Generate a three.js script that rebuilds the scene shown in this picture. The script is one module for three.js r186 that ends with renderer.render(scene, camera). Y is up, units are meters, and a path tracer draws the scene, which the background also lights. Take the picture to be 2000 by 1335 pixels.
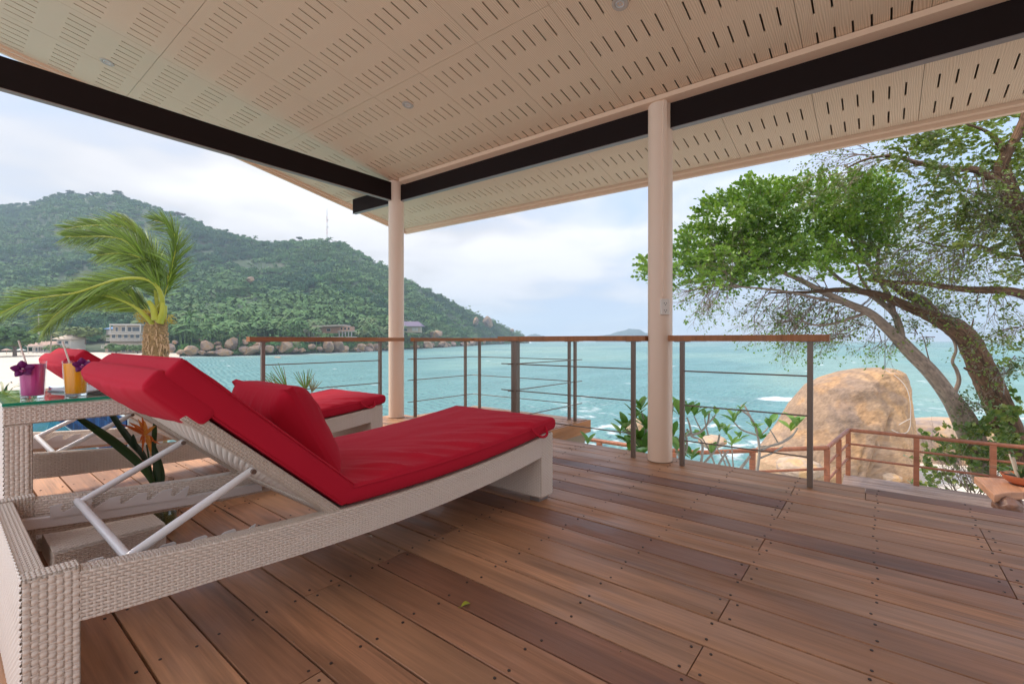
import * as THREE from 'three';
import { mergeGeometries, mergeVertices, toCreasedNormals } from 'three/addons/utils/BufferGeometryUtils.js';
import { RoundedBoxGeometry } from 'three/addons/geometries/RoundedBoxGeometry.js';

// ------------------------------------------------------------------ camera, sky, sun, exposure
// axes: +x runs out to the sea, -z runs along the deck boards; y = 0 is the deck, metres
const EYE = 0.95, SEA = -4.2;
const YAW = Math.atan2(718, 900);
const FW = [Math.cos(YAW), -Math.sin(YAW)], RT = [Math.sin(YAW), Math.cos(YAW)];
const scene = new THREE.Scene();
const camera = new THREE.PerspectiveCamera(2 * Math.atan(667.5 / 900) * 180 / Math.PI, 2000 / 1335, 0.05, 9000);
camera.position.set(0, EYE, 0);
camera.lookAt(FW[0], EYE - 3.5 / 900, FW[1]);
scene.add(camera);
const renderer = new THREE.WebGLRenderer({ antialias: true });
renderer.toneMapping = THREE.LinearToneMapping;
renderer.toneMappingExposure = 1.58;
renderer.shadowMap.enabled = true;

// seeded randomness and noise
function rng(seed) { let s = seed >>> 0; return () => { s = (s + 0x6D2B79F5) | 0; let t = Math.imul(s ^ (s >>> 15), 1 | s); t = (t + Math.imul(t ^ (t >>> 7), 61 | t)) ^ t; return ((t ^ (t >>> 14)) >>> 0) / 4294967296; }; }
const R = rng(20240);
const rr = (a, b, r = R) => a + (b - a) * r();
function h3(x, y, z) { let n = Math.imul(x, 374761393) ^ Math.imul(y, 668265263) ^ Math.imul(z, 1274126177); n = Math.imul(n ^ (n >>> 13), 1274126177); return ((n ^ (n >>> 16)) >>> 0) / 4294967295; }
function vn(x, y, z = 0) {
  const X = Math.floor(x), Y = Math.floor(y), Z = Math.floor(z); let fx = x - X, fy = y - Y, fz = z - Z;
  fx = fx * fx * (3 - 2 * fx); fy = fy * fy * (3 - 2 * fy); fz = fz * fz * (3 - 2 * fz);
  const L = (a, b, t) => a + (b - a) * t;
  return L(L(L(h3(X, Y, Z), h3(X + 1, Y, Z), fx), L(h3(X, Y + 1, Z), h3(X + 1, Y + 1, Z), fx), fy), L(L(h3(X, Y, Z + 1), h3(X + 1, Y, Z + 1), fx), L(h3(X, Y + 1, Z + 1), h3(X + 1, Y + 1, Z + 1), fx), fy), fz);
}
function fbm(x, y, z = 0, o = 4) { let s = 0, a = 0.5, n = 0; for (let i = 0; i < o; i++) { s += a * vn(x, y, z); n += a; a *= 0.5; x = x * 2.03 + 17.1; y = y * 2.03 + 5.3; z = z * 2.03 + 9.7; } return s / n; }
const clamp = (x, a = 0, b = 1) => Math.min(b, Math.max(a, x));
const sstep = (a, b, x) => { const t = clamp((x - a) / (b - a)); return t * t * (3 - 2 * t); };
const mix = (a, b, t) => a + (b - a) * t;
const mix3 = (a, b, t) => [mix(a[0], b[0], t), mix(a[1], b[1], t), mix(a[2], b[2], t)];
function lut(tab, x) { if (x <= tab[0][0]) return tab[0][1]; for (let i = 1; i < tab.length; i++) if (x <= tab[i][0]) return mix(tab[i - 1][1], tab[i][1], (x - tab[i - 1][0]) / (tab[i][0] - tab[i - 1][0])); return tab[tab.length - 1][1]; }

{ // bright, thinly broken overcast; a little more blue over the open sea
  const W = 2048, H = 1024, d = new Float32Array(W * H * 4);
  for (let j = 0; j < H; j++) {
    const el = ((j + 0.5) / H - 0.5) * Math.PI, sy = Math.sin(el), cy = Math.cos(el);
    for (let i = 0; i < W; i++) {
      const k = (j * W + i) * 4, az = ((i + 0.5) / W - 0.5) * 2 * Math.PI, x = cy * Math.cos(az), z = cy * Math.sin(az);
      let c;
      if (sy < 0) c = [0.62, 0.68, 0.72];
      else {
        const q = 1 / (sy + 0.16), px = x * q, pz = z * q, sea = x * 0.98 + z * 0.2;      // sea: how far the direction is out to open water
        const warp = fbm(px * 0.9 + 3, pz * 0.9, 2, 4) - 0.5;
        const big = fbm(px * 0.55 + warp * 1.3, pz * 0.55 - warp, 5, 5), fine = fbm(px * 1.9 + warp * 2.2, pz * 1.9 + 8, 1, 5);
        let cov = sstep(0.33, 0.56, big * 0.62 + fine * 0.38 + 0.10 - 0.02 - 0.20 * sstep(0.45, 1.0, sea));
        const lum = 0.70 + 0.34 * sstep(0.34, 0.62, fine * 0.5 + big * 0.5);
        const cloud = [lum * 0.995, lum * 0.975, lum * 1.0];
        const blue = mix3([0.60, 0.74, 0.98], [0.40, 0.60, 0.98], sstep(0.0, 0.6, sy));
        c = mix3(blue, cloud, cov);
        const low = Math.pow(1 - sy, 9), hz = [0.70, 0.76, 0.86];
        c = mix3(c, hz, 0.55 * low);
        const up = 0.77 * (1 + 0.75 * sstep(0.25, 1, sy)); c = c.map(v => v * up);
      }
      d[k] = c[0]; d[k + 1] = c[1]; d[k + 2] = c[2]; d[k + 3] = 1;
    }
  }
  const t = new THREE.DataTexture(d, W, H, THREE.RGBAFormat, THREE.FloatType);
  t.mapping = THREE.EquirectangularReflectionMapping; t.magFilter = t.minFilter = THREE.LinearFilter; t.needsUpdate = true;
  scene.background = t; scene.environment = t;
}
const sun = new THREE.DirectionalLight(new THREE.Color(1, 0.87, 0.70), 3.0);   // hazy sun, high on the left
sun.position.set(-22, 78, -60);
sun.shadow.radius = 36; sun.castShadow = true; sun.shadow.mapSize.set(4096, 4096);
Object.assign(sun.shadow.camera, { left: -30, right: 30, top: 30, bottom: -30, near: 1, far: 220 });
scene.add(sun, sun.target);

// ------------------------------------------------------------------ helpers
const V = (x, y, z) => new THREE.Vector3(x, y, z);
// a point known by its direction in the lens geometry (pixel of a 2000 px wide print) and its depth in metres
function at(px, py, D) { const u = (px - 1000) / 900 * D; return V(FW[0] * D + RT[0] * u, EYE - (py - 664) / 900 * D, FW[1] * D + RT[1] * u); }
const used = {};
function numbered(n) { const k = used[n] = (used[n] ?? -1) + 1; return k ? `${n}_${String(k).padStart(3, '0')}` : n; }
function tag(o, label, category, group, kind) { if (label) o.userData.label = label; if (category) o.userData.category = category; if (group) o.userData.group = group; if (kind) o.userData.kind = kind; return o; }
function thing(name, label, category, pos = [0, 0, 0], turn = 0, group, kind) { const o = new THREE.Group(); o.name = numbered(name); o.position.set(...pos); o.rotation.y = turn; scene.add(o); return tag(o, label, category, group, kind); }
function mesh(name, geo, mat, parent) { const m = new THREE.Mesh(Array.isArray(geo) ? join(geo) : geo, mat); m.name = parent ? name : numbered(name); m.castShadow = m.receiveShadow = true; (parent ?? scene).add(m); return m; }
function stuff(name, geo, mat, n, parent) { const m = new THREE.InstancedMesh(geo, mat, n); m.name = parent ? name : numbered(name); m.castShadow = m.receiveShadow = true; m.userData.kind = 'stuff'; (parent ?? scene).add(m); return m; }
function copy(o, label) { const c = o.clone(); c.name = numbered(o.name.replace(/_\d{3}$/, '')); c.userData = { ...o.userData }; if (label) c.userData.label = label; scene.add(c); return c; }
function plain(g) { const q = g.index ? g.toNonIndexed() : g; for (const k of Object.keys(q.attributes)) if (!['position', 'normal', 'uv', 'color'].includes(k)) q.deleteAttribute(k); return q; }
function join(list) {
  list = list.map(plain); const col = list.some(g => g.attributes.color);
  for (const g of list) { const n = g.attributes.position.count; if (!g.attributes.uv) g.setAttribute('uv', new THREE.BufferAttribute(new Float32Array(n * 2), 2)); if (col && !g.attributes.color) g.setAttribute('color', new THREE.BufferAttribute(new Float32Array(n * 3).fill(1), 3)); if (!col) g.deleteAttribute('color'); }
  return mergeGeometries(list);
}
function cubeUV(g, swap = false, off = [0, 0]) {          // uv in metres, looked up along the face's main axis
  g = plain(g); const p = g.attributes.position, n = g.attributes.normal, uv = new Float32Array(p.count * 2);
  for (let i = 0; i < p.count; i++) {
    const ax = Math.abs(n.getX(i)), ay = Math.abs(n.getY(i)), az = Math.abs(n.getZ(i)); let u, v;
    if (ay >= ax && ay >= az) { u = p.getX(i); v = p.getZ(i); } else if (az >= ax) { u = p.getX(i); v = p.getY(i); } else { u = p.getZ(i); v = p.getY(i); }
    if (swap) [u, v] = [v, u]; uv[2 * i] = u + off[0]; uv[2 * i + 1] = v + off[1];
  }
  g.setAttribute('uv', new THREE.BufferAttribute(uv, 2)); return g;
}
function warp(g, f) { const p = g.attributes.position, v = V(0, 0, 0); for (let i = 0; i < p.count; i++) { v.fromBufferAttribute(p, i); f(v, i); p.setXYZ(i, v.x, v.y, v.z); } g.computeVertexNormals(); return g; }
function paint(g, f) { const p = g.attributes.position, n = g.attributes.normal, c = new Float32Array(p.count * 3), v = V(0, 0, 0), w = V(0, 0, 0); for (let i = 0; i < p.count; i++) { v.fromBufferAttribute(p, i); if (n) w.fromBufferAttribute(n, i); const k = f(v, w); c[3 * i] = k[0]; c[3 * i + 1] = k[1]; c[3 * i + 2] = k[2]; } g.setAttribute('color', new THREE.BufferAttribute(c, 3)); return g; }
const box = (w, h, d, x = 0, y = 0, z = 0) => new THREE.BoxGeometry(w, h, d).translate(x, y, z);
const span = (x0, x1, y0, y1, z0, z1) => box(x1 - x0, y1 - y0, z1 - z0, (x0 + x1) / 2, (y0 + y1) / 2, (z0 + z1) / 2);
const rbox = (x0, x1, y0, y1, z0, z1, r = 0.006, s = 2) => new RoundedBoxGeometry(x1 - x0, y1 - y0, z1 - z0, s, r).translate((x0 + x1) / 2, (y0 + y1) / 2, (z0 + z1) / 2);
function rod(a, b, r0, r1 = r0, n = 10) { const d = b.clone().sub(a), g = new THREE.CylinderGeometry(r1, r0, d.length(), n, 1); g.applyQuaternion(new THREE.Quaternion().setFromUnitVectors(V(0, 1, 0), d.clone().normalize())); return g.translate((a.x + b.x) / 2, (a.y + b.y) / 2, (a.z + b.z) / 2); }
function taperTube(pts, radii, sides = 8, per = 4, uvs = 1) {   // a smooth limb through pts with its own radius at each
  const cv = new THREE.CatmullRomCurve3(pts, false, 'centripetal'), N = (pts.length - 1) * per, fr = cv.computeFrenetFrames(N, false);
  const P = [], U = [], I = []; let len = 0, last = null;
  for (let i = 0; i <= N; i++) {
    const t = i / N, c = cv.getPoint(t), k = t * (pts.length - 1), a = Math.min(Math.floor(k), pts.length - 2), r = mix(radii[a], radii[a + 1], k - a);
    if (last) len += c.distanceTo(last); last = c;
    for (let j = 0; j <= sides; j++) { const q = j / sides * 2 * Math.PI, o = fr.normals[i].clone().multiplyScalar(Math.cos(q) * r).addScaledVector(fr.binormals[i], Math.sin(q) * r); P.push(c.x + o.x, c.y + o.y, c.z + o.z); U.push(j / sides * Math.max(0.02, 2 * Math.PI * radii[0]) * uvs, len * uvs); }
  }
  for (let i = 0; i < N; i++) for (let j = 0; j < sides; j++) { const a = i * (sides + 1) + j, b = a + sides + 1; I.push(a, b, a + 1, b, b + 1, a + 1); }
  const g = new THREE.BufferGeometry(); g.setAttribute('position', new THREE.Float32BufferAttribute(P, 3)); g.setAttribute('uv', new THREE.Float32BufferAttribute(U, 2)); g.setIndex(I); g.computeVertexNormals(); return g;
}
function grid(nu, nv, f, closeU = false) {               // a sheet of (nu x nv) cells from f(u, v) -> [x, y, z]
  const P = [], U = [], I = [];
  for (let j = 0; j <= nv; j++) for (let i = 0; i <= nu; i++) { const q = f(i / nu, j / nv); P.push(q[0], q[1], q[2]); U.push(q[3] ?? q[0], q[4] ?? q[2]); }
  for (let j = 0; j < nv; j++) for (let i = 0; i < nu; i++) { const a = j * (nu + 1) + i, b = a + nu + 1; I.push(a, a + 1, b, b, a + 1, b + 1); }
  const g = new THREE.BufferGeometry(); g.setAttribute('position', new THREE.Float32BufferAttribute(P, 3)); g.setAttribute('uv', new THREE.Float32BufferAttribute(U, 2)); g.setIndex(I); g.computeVertexNormals(); return g;
}
// textures
function tex(w, h, f, { srgb = false, rep = [1, 1] } = {}) {
  const d = new Uint8Array(w * h * 4);
  for (let j = 0; j < h; j++) for (let i = 0; i < w; i++) { const c = f(i / w, j / h), k = (j * w + i) * 4; if (typeof c === 'number') d[k] = d[k + 1] = d[k + 2] = clamp(c) * 255; else { d[k] = clamp(c[0]) * 255; d[k + 1] = clamp(c[1]) * 255; d[k + 2] = clamp(c[2]) * 255; } d[k + 3] = 255; }
  const t = new THREE.DataTexture(d, w, h, THREE.RGBAFormat, THREE.UnsignedByteType); t.wrapS = t.wrapT = THREE.RepeatWrapping; t.magFilter = t.minFilter = THREE.LinearFilter; t.repeat.set(...rep); if (srgb) t.colorSpace = THREE.SRGBColorSpace; t.needsUpdate = true; return t;
}
// tileable fbm on a unit square by blending the wrapped copies
function tile(f) { const m = (p, q, t) => typeof p === 'number' ? mix(p, q, t) : mix3(p, q, t); return (u, v) => { const a = sstep(0, 1, u), b = sstep(0, 1, v); return m(m(f(u, v), f(u - 1, v), a), m(f(u, v - 1), f(u - 1, v - 1), a), b); }; }
const std = (color, rough = 0.7, more = {}) => new THREE.MeshStandardMaterial({ color: new THREE.Color().setRGB(...color), roughness: rough, ...more });
const phys = (color, rough = 0.5, more = {}) => new THREE.MeshPhysicalMaterial({ color: new THREE.Color().setRGB(...color), roughness: rough, ...more });

// ------------------------------------------------------------------ materials
const grainT = tex(1024, 512, tile((u, v) => {
  const w = fbm(u * 3, v * 5, 3, 3) * 0.10, g = 0.5 * fbm(u * 5, (v + w) * 46, 1, 4) + 0.3 * fbm(u * 16, (v + w * .5) * 150, 7, 3) + 0.2 * fbm(u * 3.5, v * 5, 4, 4);
  const k = 0.75 + 0.42 * (g - 0.34) + 0.30 * (fbm(u * 3, v * 4, 31, 4) - .5), s = 1 - .16 * sstep(.50, .74, fbm(u * 2.2 + 5, v * 7, 41, 5)) - .08 * sstep(.55, .72, fbm(u * 5 + 2, v * 26, 47, 4));
  return [k * s, (k * 0.985 - 0.004) * s, (k * 0.965 - 0.006) * s];
}), { srgb: true, rep: [1 / 1.9, 1 / 0.55] });
const wearT = tex(512, 512, tile((u, v) => { const s = fbm(u * 6, v * 8, 21, 4); return 0.46 + 0.36 * sstep(0.35, 0.75, s) + 0.12 * (fbm(u * 30, v * 90, 2, 2) - 0.5); }), { rep: [1 / 1.5, 1 / 0.55] });
const woodBump = tex(1024, 512, tile((u, v) => { const w = fbm(u * 3, v * 5, 3, 3) * 0.10; return 0.5 * fbm(u * 5, (v + w) * 46, 1, 4) + 0.5 * fbm(u * 16, (v + w * .5) * 150, 7, 3); }), { rep: [1 / 1.5, 1 / 0.55] });
const wood = (c, rough = 1, more = {}) => std(c, rough, { map: grainT, roughnessMap: wearT, bumpMap: woodBump, bumpScale: 0.0012, ...more });
const DECK = [[.80, .425, .235], [.76, .395, .215], [.84, .46, .265], [.72, .365, .20], [.78, .435, .26], [.64, .325, .185], [.48, .225, .135], [.38, .165, .105]].map(c => wood(c, .86));
const railWood = wood([.66, .27, .095], 0.8), lowWood = wood([.62, .22, .105], 0.8), benchWood = wood([.62, .30, .165], 0.9), walkWood = [[.64, .45, .37], [.70, .50, .42], [.60, .41, .33]].map(c => wood(c, 1.1));
// wicker: strands over and under pairs of uprights; one tile is 44 mm x 20 mm (four rows)
function weave(u, v) {
  const row = Math.floor(v * 4), fv = v * 4 - row, ph = (u * 2 + (row % 2) * 0.5) % 1;
  const strand = Math.pow(Math.sin(Math.PI * clamp(fv * 1.1 - 0.05)), 0.75), lift = 0.62 + 0.38 * Math.cos(ph * 2 * Math.PI);
  const upr = Math.abs(ph - 0.5) < 0.17 ? Math.pow(Math.cos((ph - 0.5) / 0.17 * Math.PI / 2), 0.6) * 0.86 : 0;
  return Math.max(strand * lift, upr);
}
const weaveBump = tex(256, 256, (u, v) => weave(u, v), { rep: [1 / 0.034, 1 / 0.034] });
const weaveTone = tex(256, 256, (u, v) => { const row = Math.floor(v * 4), up = weave(u, v); const k = 0.90 + 0.10 * h3(row, 3, 1) + up * 0; return [k, k * .985, k * .965]; }, { srgb: true, rep: [1 / 0.034, 1 / 0.034] });
const wicker = std([.88, .77, .68], 0.5, { map: weaveTone, bumpMap: weaveBump, bumpScale: 0.0035 }), strand = std([.87, .765, .68], 0.48, { side: THREE.DoubleSide });
const ribBump = tex(256, 128, (u, v) => { const a = Math.abs(Math.sin(Math.PI * u * 4)); return 0.75 * Math.sqrt(a) + 0.25 * Math.abs(Math.sin(Math.PI * (v * 8 + Math.floor(u * 4) * 0.5))); }, { rep: [1 / 0.05, 1 / 0.05] });
const ribTone = tex(256, 128, (u, v) => { const a = Math.abs(Math.sin(Math.PI * u * 4)); const k = 0.9 + a * 0; return [k, k, k * .98]; }, { srgb: true, rep: [1 / 0.05, 1 / 0.05] });
const ribbed = std([.95, .80, .68], 0.5, { map: ribTone, bumpMap: ribBump, bumpScale: 0.004, side: THREE.DoubleSide });
const clothBump = tex(256, 256, (u, v) => 0.5 + 0.25 * Math.sin(u * 128 * Math.PI) * Math.sin(v * 128 * Math.PI) + 0.25 * (h3(u * 256 | 0, v * 256 | 0, 4) - 0.5), { rep: [1 / 0.09, 1 / 0.09] });
const redCloth = phys([.55, .003, .028], 0.92, { bumpMap: clothBump, bumpScale: 0.0004, sheen: 0.25, sheenRoughness: 0.5, sheenColor: new THREE.Color(0.75, 0.08, 0.14) });
const whiteMetal = phys([.80, .77, .77], 0.32, { metalness: 0.0, clearcoat: 0.4 }), greyMetal = std([.42, .40, .40], 0.38, { metalness: 0.75 }), steel = std([.20, .155, .125], 0.42, { metalness: 0.35 }), blackMetal = phys([.014, .007, .006], 0.7, { specularIntensity: .3 }), darkGrey = std([.03, .03, .035], 0.4);
const cream = std([.86, .60, .42], 0.62), creamPaint = phys([.86, .655, .51], 0.40, {});
const soffitBump = tex(1024, 512, tile((u, v) => { const w = 0.028 * (fbm(u * 4, v * 5, 9, 3) - .5) + 0.010 * Math.sin(u * 9 + v * 30); return Math.pow(0.501 + 0.499 * Math.sin((v + w) * 2 * Math.PI * 52 + 2.2 * fbm(u * 2.5, v * 9, 3, 3)), 1.4) * (0.55 + 0.6 * fbm(u * 8, v * 22, 5, 2)); }), { rep: [1 / 1.218, 1 / 0.61] });
const soffitTone = tex(1024, 512, tile((u, v) => { const w = 0.028 * (fbm(u * 4, v * 5, 9, 3) - .5) + 0.010 * Math.sin(u * 9 + v * 30); const g = 0.5 + 0.5 * Math.sin((v + w) * 2 * Math.PI * 52 + 2.2 * fbm(u * 2.5, v * 9, 3, 3)); const k = 0.80 + 0.14 * g; return [k + .03 * (1 - g), k, k - .03 * (1 - g)]; }), { srgb: true, rep: [1 / 1.218, 1 / 0.61] });
const soffit = std([1.0, .745, .525], 0.55, { map: soffitTone, bumpMap: soffitBump, bumpScale: 0.0016 });
const dark = std([.03, .024, .02], 0.9), ply = std([.26, .19, .13], 0.9);
const clearGlass = phys([.97, .985, .98], 0.02, { transmission: 1, ior: 1.5, thickness: 0.004, specularIntensity: 1 });
const rockBump = tex(512, 512, tile((u, v) => 0.6 * fbm(u * 22, v * 22, 3, 4) + 0.4 * fbm(u * 80, v * 80, 8, 2)), { rep: [1 / 1.1, 1 / 1.1] });
const rockMat = std([1, 1, 1], 0.9, { vertexColors: true, bumpMap: rockBump, bumpScale: 0.03 });
const farRock = std([1, 1, 1], 0.92, { vertexColors: true });
const leafy = (c, t = 0.35, more = {}) => phys(c, 0.55, { transmission: t, side: THREE.DoubleSide, thickness: 0, ...more });
const barkBump = tex(256, 512, tile((u, v) => 0.6 * fbm(u * 16, v * 5, 3, 4) + 0.4 * fbm(u * 40, v * 30, 8, 2)), { rep: [2.2, 1.4] });
const smoothBark = std([.62, .48, .40], 0.85, { bumpMap: barkBump, bumpScale: 0.006, map: tex(128, 256, tile((u, v) => { const k = 0.62 + 0.5 * (fbm(u * 9, v * 9, 6, 4) - 0.3); return [k, k * .97, k * .94]; }), { srgb: true, rep: [2.2, 1.4] }) });
const roughBark = std([.30, .18, .115], 0.9, { bumpMap: barkBump, bumpScale: 0.03, map: tex(128, 256, tile((u, v) => { const k = 0.5 + 0.9 * (fbm(u * 14, v * 6, 6, 4) - 0.25); return [k, k * .94, k * .88]; }), { srgb: true, rep: [2.2, 1.4] }) });
const twigBark = std([.24, .17, .14], 0.9);

// ------------------------------------------------------------------ sea, sand, hills
const WATER = [[-700, 18], [-300, 23], [0, 30], [120, 41.8], [180, 54], [230, 76], [290, 113], [340, 140], [400, 149], [480, 154], [560, 165], [640, 185], [700, 201], [760, 232], [850, 309], [920, 421], [1000, 640], [1030, 760]];
const CREST = [[-700, 470], [-300, 440], [-120, 415], [0, 399], [57, 398], [91, 383], [133, 379], [182, 380], [228, 381], [266, 391], [304, 407], [342, 420], [380, 434], [418, 451], [456, 461], [494, 471], [520, 476], [551, 475], [597, 475], [646, 476], [665, 480], [703, 495], [741, 514], [760, 524], [790, 544], [827, 565], [849, 578], [866, 583], [880, 590], [901, 600], [922, 611], [936, 618], [958, 625], [978, 636], [999, 648], [1019, 656], [1034, 664]];
const BASE = [[-700, 150], [0, 150], [300, 150], [360, 148], [400, 150], [480, 155], [560, 166], [640, 186], [700, 202], [760, 233], [850, 310], [920, 422], [1000, 642], [1034, 764]];
const TOP = [[-700, 620], [0, 560], [230, 540], [350, 500], [500, 470], [650, 470], [760, 480], [866, 540], [958, 640], [1000, 730], [1034, 800]];
const pixOf = (x, z) => { const D = x * FW[0] + z * FW[1]; return [1000 + (x * RT[0] + z * RT[1]) / D * 900, D]; };
function hillAt(px, t) {            // t = 0 at the foot, 1 on the crest, beyond it the far side
  const d0 = lut(BASE, px), d1 = lut(TOP, px), D = d0 + (d1 - d0) * t, y0 = px < 345 ? -3.0 : SEA + 0.2;
  const e0 = (EYE - y0) / d0 * -1, e1 = (664 - lut(CREST, px)) / 900;
  let e = t <= 1 ? e0 + (e1 - e0) * (1 - Math.pow(1 - t, 1.25)) : e1;
  let y = EYE + e * D; if (t > 1) y = EYE + e1 * d1 - (t - 1) * (d1 - d0) * 0.5;
  const q = at(px, 664, D), n = fbm(q.x * 0.016, q.z * 0.016, 2, 4) - 0.5, n2 = fbm(q.x * 0.06, q.z * 0.06, 9, 3) - 0.5;
  y += (n * 26 + n2 * 7) * Math.min(1, t * 2.2) * (t > 1 ? 1 : 1 - 0.75 * sstep(0.8, 1, t)) * clamp((e1 - e0) * 5);
  return V(q.x, y, q.z);
}
{
  const g = grid(300, 64, (u, v) => { const p = hillAt(-700 + 1734 * u, v * 1.5); return [p.x, p.y, p.z]; });
  paint(g, (p, n) => { const k = fbm(p.x * 0.03, p.z * 0.03, 3, 4), rock = sstep(0.60, 0.75, fbm(p.x * 0.05, p.y * 0.09, p.z * 0.05, 3)); return mix3(mix3([.022, .052, .022], [.060, .088, .034], k), [.26, .20, .16], rock * 0.25); });
  tag(mesh('hills', g, std([1, 1, 1], 0.95, { vertexColors: true })), 'steep green wooded hill that falls to the sea across the bay', 'hill', null, 'structure');
}
{ // the far beach on the left, and a strip of sand under the trees on the right
  const g = grid(90, 60, (u, v) => { const px = -700 + 1050 * u, d0 = lut(WATER, px) * 0.93, d1 = 152, D = d0 * Math.pow(d1 / d0, v), p = at(px, 664, D); const y = SEA - 0.25 + 1.5 * Math.pow(v, 0.75) + 0.10 * (fbm(p.x * 0.5, p.z * 0.5, 2, 3) - 0.5); return [p.x, y, p.z]; });
  paint(g, p => { const wet = sstep(SEA + 0.28, SEA + 0.0, p.y), k = 0.92 + 0.16 * fbm(p.x * 0.4, p.z * 0.4, 2, 4); return mix3([.60 * k, .50 * k, .40 * k], [.52, .42, .33], wet); });
  tag(mesh('beach', g, std([1, 1, 1], 0.9, { vertexColors: true })), 'pale curved sand beach at the foot of the hill', 'beach', null, 'structure');
  const h = grid(60, 50, (u, v) => { const px = 1640 + 1300 * u, D = 6.2 + 17 * v, p = at(px, 664, D), rise = sstep(1690, 1790, px) * sstep(23.2, 15, D); const near = sstep(13.5, 8, D) * sstep(1790, 1960, px); return [p.x, SEA - 0.35 + 0.85 * rise + 1.5 * near + 0.1 * (fbm(p.x * 1.5, p.z * 1.5, 4, 3) - .5), p.z]; });
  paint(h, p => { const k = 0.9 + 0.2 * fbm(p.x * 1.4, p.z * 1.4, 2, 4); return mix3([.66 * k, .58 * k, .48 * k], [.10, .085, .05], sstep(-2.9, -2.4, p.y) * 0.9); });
  tag(mesh('sand', h, std([1, 1, 1], 0.9, { vertexColors: true })), 'white sand strip beneath the leaning trees', 'sand', null, 'structure');
}
const swell = (x, z) => {              // long low waves running in to the beach
  const w = fbm(x * 0.02, z * 0.02, 1, 2) * 6, k1 = Math.sin((x * 0.55 - z * 0.18) * 0.75 + w), k2 = Math.sin((x * 0.35 + z * 0.5) * 0.6 + w * 1.7), f = fbm(x * 0.16, z * 0.16, 4, 3) - 0.5;
  return 0.10 * k1 * (0.4 + fbm(x * 0.03, z * 0.03, 6, 2)) + 0.05 * k2 + 0.22 * f;
};
function foamAt(x, z, D, px) {         // white water: breakers by the rocks, lacy patches near the shore, a few far whitecaps
  let f = 0; const lace = fbm(x * 1.5, z * 1.5, 2, 5), big = fbm(x * 0.22, z * 0.30, 5, 4);
  const shore = px < 1034 ? (D - lut(WATER, px)) : -99;
  if (px < 1034) { const wd = Math.min(26, 3 + lut(WATER, px) * 0.03); f = Math.max(f, sstep(-wd, -1, shore) * sstep(0.44, 0.55, lace * 0.6 + fbm(x * 0.2, z * 0.2, 3, 3) * 0.4 + 0.10 * sstep(-wd * 0.4, 0, shore))); }
  if (px > 1060 && px < 1800 && D < 19) { const near = sstep(20, 15, D) * sstep(1040, 1160, px) * (1 - sstep(1560, 1660, px) * sstep(17, 14, D) * 0); f = Math.max(f, near * sstep(0.45, 0.60, lace * 0.62 + big * 0.45)); }
  if (px > 1000 && D < 44) f = Math.max(f, sstep(44, 26, D) * sstep(0.63, 0.73, lace * 0.55 + big * 0.55) * 0.8);
  const cap = fbm(x * 0.09, z * 0.22, 8, 3) * 0.55 + fbm(x * 0.6, z * 1.3, 3, 3) * 0.45; f = Math.max(f, sstep(0.755, 0.79, cap) * sstep(8, 30, D) * 0.8);
  const bx = x - 46.8, bz = z + 6.65; const br = Math.exp(-(Math.pow((bx * RT[0] + bz * RT[1]) / 2.0, 2) + Math.pow((bx * FW[0] + bz * FW[1]) / 1.5, 2))); f = Math.max(f, sstep(0.30, 0.5, br * (0.5 + lace)));
  return f;
}
{
  const NA = 520, NR = 480, P = [], C = [], U = [], I = [];
  for (let j = 0; j <= NR; j++) for (let i = 0; i <= NA; i++) {
    const D = 5.5 * Math.pow(1700 / 5.5, Math.pow(j / NR, 0.92)), px = -420 + 3000 * i / NA, q = at(px, 664, D);
    const fade = sstep(500, 60, D), y = SEA + swell(q.x, q.z) * fade;
    P.push(q.x, y, q.z); U.push(q.x, q.z);
    const shore = px < 1034 ? Math.max(0, (lut(WATER, px) - D)) / (20 + lut(WATER, px) * 0.25) : 3;
    let c = [.165, .315, .285];
    c = mix3(c, [.33, .45, .39], (1 - sstep(0, 0.55, shore)) * 0.5);
    const patch = fbm(q.x * 0.012, q.z * 0.03, 7, 4); c = mix3(c, c.map((v, k) => v * [0.60, 0.76, 0.86][k]), sstep(0.48, 0.62, patch) * 0.7); c = mix3(c, c.map((v, k) => v * [1.4, 1.12, 1.05][k]), sstep(0.47, 0.36, patch) * 0.6);
    const st = fbm(q.x * 0.25, q.z * 0.5, 3, 3); c = c.map(v => v * (0.86 + 0.28 * st));
    const f = foamAt(q.x, q.z, D, px); c = mix3(c, [.82, .84, .83], clamp(f));
    C.push(...c);
  }
  for (let j = 0; j < NR; j++) for (let i = 0; i < NA; i++) { const a = j * (NA + 1) + i, b = a + NA + 1; I.push(a, a + 1, b, b, a + 1, b + 1); }
  const g = new THREE.BufferGeometry(); g.setAttribute('position', new THREE.Float32BufferAttribute(P, 3)); g.setAttribute('color', new THREE.Float32BufferAttribute(C, 3)); g.setAttribute('uv', new THREE.Float32BufferAttribute(U, 2)); g.setIndex(I); g.computeVertexNormals();
  const ripple = tex(1024, 1024, tile((u, v) => { const w = fbm(u * 6, v * 6, 4, 3) * 1.2; return 0.55 * (0.5 + 0.5 * Math.sin((u * 11 + v * 3 + w) * 2 * Math.PI)) * fbm(u * 9, v * 9, 3, 3) + 0.6 * fbm(u * 16, v * 34, 1, 5); }), { rep: [1 / 9, 1 / 9] });
  const m = phys([1, 1, 1], 0.34, { vertexColors: true, bumpMap: ripple, bumpScale: 0.55, ior: 1.33, specularIntensity: 0.55 });
  tag(mesh('sea', g, m), 'turquoise sea with low waves and white foam out to the horizon', 'sea', null, 'structure');
}
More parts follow.
